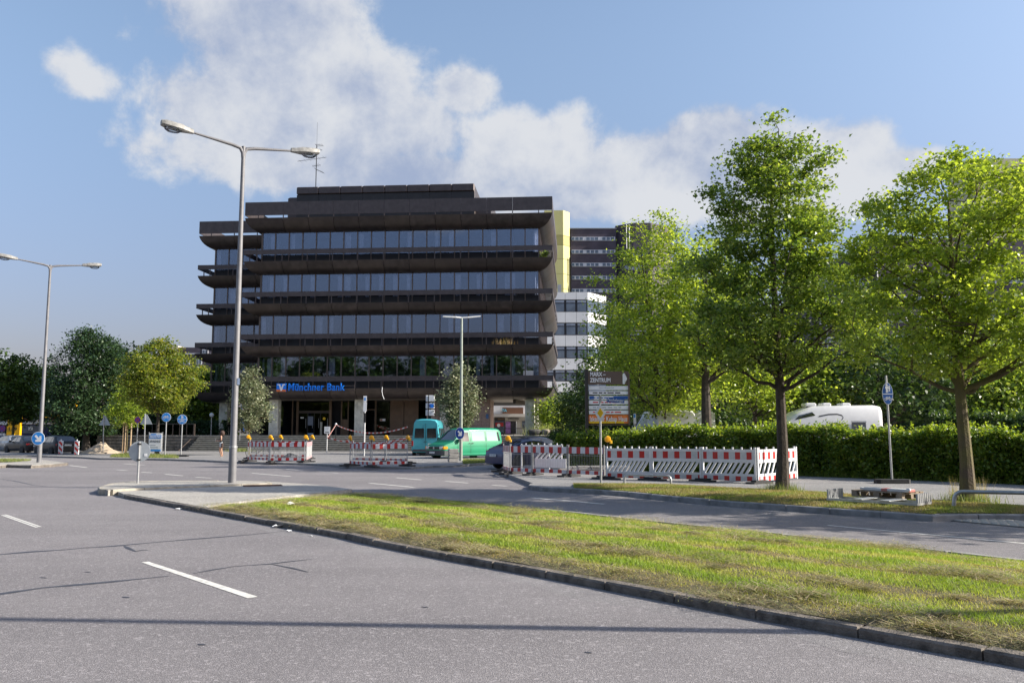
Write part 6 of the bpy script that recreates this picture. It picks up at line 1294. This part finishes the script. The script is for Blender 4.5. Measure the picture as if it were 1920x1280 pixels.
for lab,a,b,lf in (('front left wire barrier beside the small silvery tree',(464,865),(505,867),0),('front right wire barrier beside the small silvery tree',(506.5,867),(571,867),1),('narrow end wire barrier of the left enclosure',(574,866),(584,860.5),0),('rear right wire barrier of the left enclosure',(584,860.3),(525.5,860.3),0),('rear left wire barrier of the left enclosure',(524,860.3),(468,859.5),1),
    ('front left wire barrier before the turquoise van',(655.5,873.5),(694.5,876),0),('front right wire barrier before the turquoise van',(696.5,876),(764,873.8),1),('rear left wire barrier before the turquoise van',(722,867.5),(661,866.5),0),('rear right wire barrier before the turquoise van',(764,869),(724,867.5),0),
    ('short end wire barrier in front of the blue coupe',(944,884.5),(956.5,888.5),0),('wire barrier right behind the short end one by the coupe',(957.5,888.8),(997.5,891),0),('wire barrier in front of the stored white panel',(998.5,891),(1064.5,894),0),('wire barrier between hedge and the diamond sign',(1066,894),(1134,897.5),1)):
    wire_barrier(lab,a,b,lastfoot=lf)
slat=MB().plate([(-.042,0),(.042,0),(.262,.34),(.178,.34)][::1],-.02,.02).mesh('slat',WPL); peg=MB().tube([(0,0,0),(0,0,.07)],.028,8).mesh('peg',WPL)
def plank_barrier(label,a,b,z=.115,h=1.0,lastfoot=False):
    p0,p1=G(*a,z),G(*b,z); L,rz=span(p0,p1); t=thing('plastic_barrier',label,'barrier',p0,rz,'white plastic barriers with red blocks')
    MB().box(.04,L-.04,-.018,.018,h-.30,h-.08).build('striped_board',RWS,t); MB().box(.04,L-.04,-.03,.03,h-.08,h).build('top_rail',WPL,t); MB().box(.04,L-.04,-.028,.028,h-.40,h-.30).build('middle_rail',WPL,t); MB().box(.04,L-.04,-.028,.028,.20,.27).build('lower_rail',WPL,t); MB().box(.04,L-.04,-.018,.018,.06,.20).build('striped_foot_board',RWS,t)
    for x in (.02,L-.02): MB().box(x-.03,x+.03,-.035,.035,.03,h+.06).build('post',WPL,t)
    n=8; zs=(h-.40-.27)/.34
    for i in range(n+1):
        x=.06+(L-.38)*i/n; o=inst('slat',slat,t,(x,0,.268)); o.scale=(1,1,zs*1.01)
    for i in range(6): inst('peg',peg,t,(.15+(L-.3)*i/5,0,h-.002))
    inst('foot',footm,t,(.02,-.05,-.02),(0,0,R(75)-0)); 
    if lastfoot: inst('foot',footm,t,(L-.02,0,-.02),(0,0,R(70)))
    return t
plank_barrier('leftmost white plastic barrier carrying the yellow lamp',(1137,898),(1221,899.8)); plank_barrier('second white plastic barrier from the diamond sign',(1222.5,899.8),(1315.5,902)); plank_barrier('third white plastic barrier ending beside the tall maple',(1317.5,902),(1418.5,906)); plank_barrier('white plastic barrier turned back behind the tall maple trunk',(1420.5,906),(1494,898.5))
LAMPY=M('lamp_yellow_lens',(.80,.36,.005),.3,var=.1,coat=.4); LAMPB=M('lamp_yellow_box',(.78,.45,.02),.5)
def warn(label,base,z,rz):
    t=thing('warning_lamp',label,'warning lamp',(base.x,base.y,z),rz,'yellow site warning lamps'); MB().tube([(0,0,-.02),(0,0,.12)],.018,6).build('stem',BLACK,t)
    b=MB().lathe([(.02,-.07),(.085,-.06),(.10,-.02),(.10,.02),(.085,.06),(.02,.07)],16,(0,0,.21),axis='y').build('lens',LAMPY,t,smooth=True); MB().lathe([(.102,-.02),(.108,-.012),(.108,.012),(.102,.02)],16,(0,0,.21),axis='y').build('lens_rim',LAMPB,t); MB().bevbox(.07,.15,-.05,.05,.06,.17,.012).build('battery_box',LAMPB,t)
for lab,u,v,rz in (('yellow warning lamp at the left corner of the left enclosure',464,865,.3),('yellow warning lamp on the middle post of the left enclosure front',505.5,867,0),('yellow warning lamp on the right front post of the left enclosure',572,867,.2),('yellow warning lamp on the rear middle post of the left enclosure',524.5,860.3,0),('yellow warning lamp on the rear right post of the left enclosure',584,860.3,0),
    ('yellow warning lamp seen edge-on at the left post before the turquoise van',655.5,873.5,1.4),('yellow warning lamp on the middle front post before the turquoise van',695.5,876,.2),('yellow warning lamp on the rear middle post before the turquoise van',723,867.5,0),('yellow warning lamp on the right post beside the turquoise van',764,873.8,-.6),('large orange warning lamp in front of the blue coupe',952,886.5,0),('bright yellow warning lamp on the first white plastic barrier',1140,898,.1)):
    warn(lab,G(u,v,.1),.1+1.10,rz)
# beacons and sand heap at the left
BEAC=stripes('beacon_stripes',(.62,.03,.02),(.72,.72,.72),.40,.5,1,1)
for u,v,lab in ((113,854.3,'left red and white beacon panel beside the sand heap'),(143,855.6,'right red and white beacon panel in front of the sand heap')):
    p=G(u,v); t=thing('beacon',lab,'beacon',p,0,'red and white beacons by the sand heap'); MB().bevbox(-.17,.17,-.03,.03,.12,1.08,.03).build('frame',SIGNW,t); MB().box(-.13,.13,-.036,-.0305,.16,1.04).build('striped_face',BEAC,t); MB().tube([(0,0,1.06),(0,0,1.18)],.04,8).build('lamp_socket',SIGNW,t); MB().bevbox(-.38,.38,-.2,.2,0,.11,.04).build('foot',RUBBER,t)
p=G(160,852.8); n=28; m=MB(); rr=np.random.default_rng(5); vs=[]
for i in range(n+1):
    for j in range(n+1):
        x=(i/n-.5)*4.4; y=(j/n-.5)*3.4; r_=math.hypot(x/2.0,y/1.5); z=max(0,.78*(1-r_)+.22*math.exp(-((x-.2)**2+y*y)*6)-.1)*(1+.16*math.sin(x*4.1+y*2)*math.sin(y*5))+.03*rr.normal() if r_<1.05 else -.02
        vs.append((x,y,z-.02))
m.add(vs,[(i*(n+1)+j,(i+1)*(n+1)+j,(i+1)*(n+1)+j+1,i*(n+1)+j+1) for i in range(n) for j in range(n)])
tag(m.build('sand_heap',M('sand',(.42,.34,.25),.95,var=.25,scale=3,bump=.8,bscale=14),None,(p.x+.5,p.y+1.2,.08),smooth=True),'heap of pale sand beside the two beacons','sand heap')
# things stored inside the barriers
BLU_=M('slab_grey',(.30,.29,.28),.9,var=.2,scale=5,bump=.4)
def slabs(name,label,u,v,nx,nz,w=.45,rz=.1):
    p=G(u,v,.115); t=thing(name,label,'slabs',p,rz)
    for i in range(nz):
        for j in range(nx): MB().bevbox(-.02+j*(w+.03),-.02+j*(w+.03)+w,-.2,.2,i*.075,i*.075+.07,.008).build('slab',BLU_,t,(random.uniform(-.03,.03),random.uniform(-.03,.03),0),(0,0,random.uniform(-.06,.06)))
slabs('slab_stack','low stack of grey paving slabs behind the wire barrier right of the coupe',1050,884.5,3,3); slabs('slab_stack','wide stack of grey paving slabs behind the wire barrier by the diamond sign',1084,888,4,4); slabs('slab_stack','small pile of pale kerb blocks at the slim lamp',842,865.5,1,9,.5,.3)
sp=G(1003,884,.115); t=thing('stored_barrier','white plastic barrier panel stored behind the wire barrier','barrier',sp,R(-30)); MB().box(0,1.35,-.02,.02,.16,.52).build('board',WPL,t)
for i in range(6): inst('slat',slat,t,(.05+i*.19,0,.52)).scale=(1,1,.65)
MB().box(0,1.35,-.025,.025,.74,.80).build('rail',WPL,t)
sp=G(976,880.5,.115); t=thing('stored_barrier','white barrier board leaning in front of the blue coupe','barrier',sp,R(-28)); MB().box(0,1.9,-.02,.02,.78,1.02).build('board',WPL,t)
for x in (.05,1.3,1.85): MB().box(x-.02,x+.02,-.02,.02,0,1.06).build('post',WPL,t)
for i in range(6): inst('peg',peg,t,(.25+i*.28,0,1.018))
# loose bitumen heap and bicycle inside left enclosure
p=G(545,864,.1); m=MB().lathe([(.9,0),(.7,.16),(.42,.3),(.15,.4),(.02,.42)],14); rr_=random.Random(4); m.v=[(x*rr_.uniform(.85,1.15),y*.6*rr_.uniform(.85,1.15),z*rr_.uniform(.8,1.1)) for x,y,z in m.v]; tag(m.build('rubble_heap',M('rubble_dark',(.08,.08,.09),.9,var=.5,scale=8,bump=.8),None,p,smooth=False),'dark heap of rubble inside the left enclosure','rubble heap')
p=G(487,858,.1); t=thing('bicycle','dark bicycle standing behind the left enclosure','bicycle',p,R(8))
for x in (-.52,.52):
    rg=[(x+.33*math.cos(a),0,.34+.33*math.sin(a)) for a in np.linspace(0,2*math.pi,21)]; wh=MB().tube(rg,.018,5,False).build('wheel',RUBBER,t); sp_=MB()
    for k in range(8): a=k*math.pi/4; sp_.tube([(x,0,.34),(x+.32*math.cos(a),0,.34+.32*math.sin(a))],.003,3)
    sp_.build('spokes',GALV,wh)
f=MB()
for a,b_ in (((-.52,.34),(-.08,.32)),((-.08,.32),(-.22,.82)),((-.52,.34),(-.2,.75)),((-.2,.75),(.32,.80)),((-.08,.32),(.34,.72)),((.52,.34),(.30,.92))): f.tube([(a[0],0,a[1]),(b_[0],0,b_[1])],.018,6)
f.build('frame',BLACK,t); MB().tube([(.30,-.26,.98),(.30,0,.93),(.30,.26,.98)],.014,6).build('handlebar',GALV,t); MB().bevbox(-.34,-.12,-.07,.07,.82,.88,.02).build('saddle',BLACK,t)
# bent tube railings on the verge
def hoop(label,pix,r=.035):
    P_=[G(pix[0][0],pix[0][1],.11),A(pix[1][0],pix[1][1],G(*pix[0],.11).y),A(pix[2][0],pix[2][1],G(*pix[3],.11).y),G(pix[3][0],pix[3][1],.11)]
    o=P_[0]; a,b_,c_,d_=[p-o for p in P_]; ps=[a]
    def arc(p,q,s,n=6): return [(1-f)**2*p+2*f*(1-f)*q+f*f*s for f in [i/n for i in range(n+1)]]
    u1=(b_-a).normalized(); u2=(c_-b_).normalized(); u3=(d_-c_).normalized(); rad=.16
    ps+=arc(b_-u1*rad,b_,b_+u2*rad)+arc(c_-u2*rad,c_,c_+u3*rad)+[d_]
    return tag(MB().tube(ps,r,10).build('tube_railing',GALV,None,o,smooth=True),label,'railing')
hoop('low bent steel tube rail before the white plastic barriers',[(1170.5,906),(1170.5,889.5),(1258,891.5),(1258,909)]); hoop('bent steel tube rail running past the mossy maple to the right edge',[(1788,954),(1790,921),(2080,926),(2080,966)],.04)
# pallet with board, steel frame underneath
c0,c1=G(1597,938.5,.12),G(1692,945.5,.12); L,rz=span(c0,c1); WOODP=M('pallet_wood',(.26,.205,.15),.85,var=.3,scale=9,bump=.4)
t=thing('pallet','weathered wooden pallet on the verge','pallet',(c0.x,c0.y,.22),rz); w_=L; dpt=.8
for i in range(5): MB().box(0,w_,i*.17+.0,i*.17+.12,.122,.144).build('deck_board',WOODP,t)
for i in range(3): MB().box(i*(w_-.12)/2,i*(w_-.12)/2+.12,0,dpt,.1,.12).build('cross_board',WOODP,t); MB().box(0,w_,i*.34,i*.34+.1,0,.02).build('base_board',WOODP,t)
for i in range(3):
    for j in range(3): MB().box(i*(w_-.14)/2,i*(w_-.14)/2+.14,j*.33,j*.33+.1,.022,.098).build('block',WOODP,t)
BW=stripes('faded_red_white',(.58,.20,.17),(.70,.69,.68),.62,.22,1,0,.2)
t2=thing('barrier_board','white board with faded red stripes lying on the pallet','board',(c0.x+.35*math.cos(rz),c0.y+.35*math.sin(rz)+.12,.365),rz+.03); MB().bevbox(0,1.05,0,.25,0,.065,.012).build('board',BW,t2); MB().box(-.14,-.005,.1,.2,.01,.05).build('end_post',WPL,t2); MB().bevbox(1.0,1.08,-.03,.03,.03,.09,.01).build('end_cap',WPL,t2)
f0,f1=G(1551,942.5,.12),G(1722,953.5,.12); L,rz=span(f0,f1); t=thing('steel_frame','galvanised steel frame with upright combs lying under the pallet','frame',f0+Vector((0,0,.03)),rz)
for y in (0,.62): MB().box(0,L,y-.025,y+.025,.03,.08).build('long_rail',GALV,t)
for x in (.02,L-.02):
    MB().box(x-.025,x+.025,.03,.6,.03,.075).build('end_rail',GALV,t)
    for k in range(8): MB().box(x-.02,x+.02,.0+k*.085,.045+k*.085,.08,.26).build('comb_tooth',GALV,t)
for x in (L*.36,L*.66):
    MB().box(x-.10,x+.10,-.05,.75,.082,.097).build('cross_channel',GALV,t)
# ---------------- person walking towards the bank
def person(label,loc,rz,H):
    t=thing('person',label,'person',loc,rz)
    J={'pel':(0,0,.94),'wai':(0,0,1.10),'che':(0,.0,1.30),'nec':(0,.0,1.45),'hd':(0,-.01,1.55),'hd2':(0,-.01,1.66),'ls':(-.165,0,1.40),'le':(-.20,-.04,1.16),'lw':(-.10,-.22,1.12),'lh':(-.05,-.28,1.14),'rs':(.165,0,1.40),'re':(.21,.02,1.15),'rw':(.12,-.19,1.09),'rh':(.06,-.26,1.11),
       'lp':(-.09,0,.90),'lk':(-.10,-.07,.50),'la':(-.10,.04,.10),'lt':(-.10,-.10,.04),'rp':(.09,0,.90),'rk':(.10,.03,.50),'ra':(.10,.13,.11),'rt':(.10,.0,.04)}
    Rr={'pel':.150,'wai':.118,'che':.135,'nec':.052,'hd':.085,'hd2':.08,'ls':.062,'le':.042,'lw':.030,'lh':.036,'rs':.062,'re':.042,'rw':.030,'rh':.036,'lp':.095,'lk':.062,'la':.04,'lt':.036,'rp':.095,'rk':.062,'ra':.04,'rt':.036}
    E=[('pel','wai'),('wai','che'),('che','nec'),('nec','hd'),('hd','hd2'),('che','ls'),('ls','le'),('le','lw'),('lw','lh'),('che','rs'),('rs','re'),('re','rw'),('rw','rh'),('pel','lp'),('lp','lk'),('lk','la'),('la','lt'),('pel','rp'),('rp','rk'),('rk','ra'),('ra','rt')]
    for s_,h,w_ in (('l',-1,'lh'),('r',1,'rh')):
        bx_,by,bz=J[w_]
        for i in range(5):
            a,b_='%sf%d'%(s_,i),'%sg%d'%(s_,i); J[a]=(bx_+h*(-.022+.011*i) if i<4 else bx_-h*.035,by-.055 if i<4 else by-.02,bz+.01*i-.02); J[b_]=(J[a][0]-h*.005,J[a][1]-(.035-.004*abs(i-1)),J[a][2]-.025); Rr[a]=.0095; Rr[b_]=.008; E+= [(w_,a),(a,b_)]
    ks=list(J); me=bpy.data.meshes.new('body'); me.from_pydata([Vector(J[k])*(H/1.75) for k in ks],[(ks.index(a),ks.index(b_)) for a,b_ in E],[])
    o=bpy.data.objects.new('body',me); COL.objects.link(o); md=o.modifiers.new('skin','SKIN'); sv_=me.skin_vertices[0].data
    for i,k in enumerate(ks): sv_[i].radius=(Rr[k],Rr[k]*(.78 if k in('che','wai','pel') else 1)); sv_[i].use_root=(k=='pel')
    o.modifiers.new('sub','SUBSURF').levels=2; bpy.context.view_layer.update()
    m2=bpy.data.meshes.new_from_object(o.evaluated_get(bpy.context.evaluated_depsgraph_get())); bpy.data.objects.remove(o)
    m2.materials.clear(); SK=M('skin',(.42,.24,.16),.5,var=.08); 
    for q in (SK,M('top_black',(.012,.012,.014),.8),M('shorts_pale',(.50,.54,.58),.8,var=.1),M('shoes_white',(.6,.6,.58),.6)): m2.materials.append(q)
    s_=H/1.75
    for p in m2.polygons:
        c_=p.center/s_; mi=0
        if c_.z<.085: mi=3
        elif .72<c_.z<1.0 and abs(c_.x)<.22 and c_.y>-.17: mi=2
        elif 1.0<=c_.z<1.43 and abs(c_.x)<.172 and c_.y>-.15: mi=1
        p.material_index=mi; p.use_smooth=True
    bo=inst('body',m2,t)
    HAIR=M('hair_brown',(.045,.022,.014),.7,var=.4,scale=20,bump=.8); m=MB(); rg=random.Random(9)
    m.lathe([(.02,-.20),(.12,-.17),(.17,-.06),(.18,.04),(.15,.12),(.08,.17),(.02,.18)],16); m.v=[(x*rg.uniform(.86,1.12),y*.95*rg.uniform(.86,1.12)+.045,z*rg.uniform(.93,1.07)+1.585) for x,y,z in m.v]; m.v=[(x*s_,y*s_,z*s_) for x,y,z in m.v]; m.build('hair',HAIR,t,smooth=True)
    for sx in (-.033,.033): MB().lathe([(.003,-.006),(.012,0),(.003,.006)],8,(sx*s_,-.092*s_,1.60*s_),axis='y').build('eye',BLACK,t)
    MB().lathe([(.016,0),(.012,.02),(.003,.035)],6,(0,-.098*s_,1.555*s_)).build('nose',SK,t); MB().box(-.025*s_,.025*s_,-.098*s_,-.09*s_,1.515*s_,1.525*s_).build('mouth',M('lips',(.3,.1,.08),.5),t)
    MB().bevbox(.10,.24,.02,.14,.62,.92,.03).build('bag',M('bag_brown',(.06,.03,.02),.7),t); MB().box(-.13,-.02,-.34,-.32,1.0,1.16).build('held_paper',SIGNW,t)
person('woman with dark curly hair, black top and pale shorts walking left of the lamp',tuple(G(413.5,858,.1)),R(-75),1.66)
# grass and weeds before the steps
tuft(tuple(A(452,846,70)),500,.4,.5,GR,'step_weeds','weeds at the foot of the steps near the silvery tree',.6,.03)
bpy.context.view_layer.update()
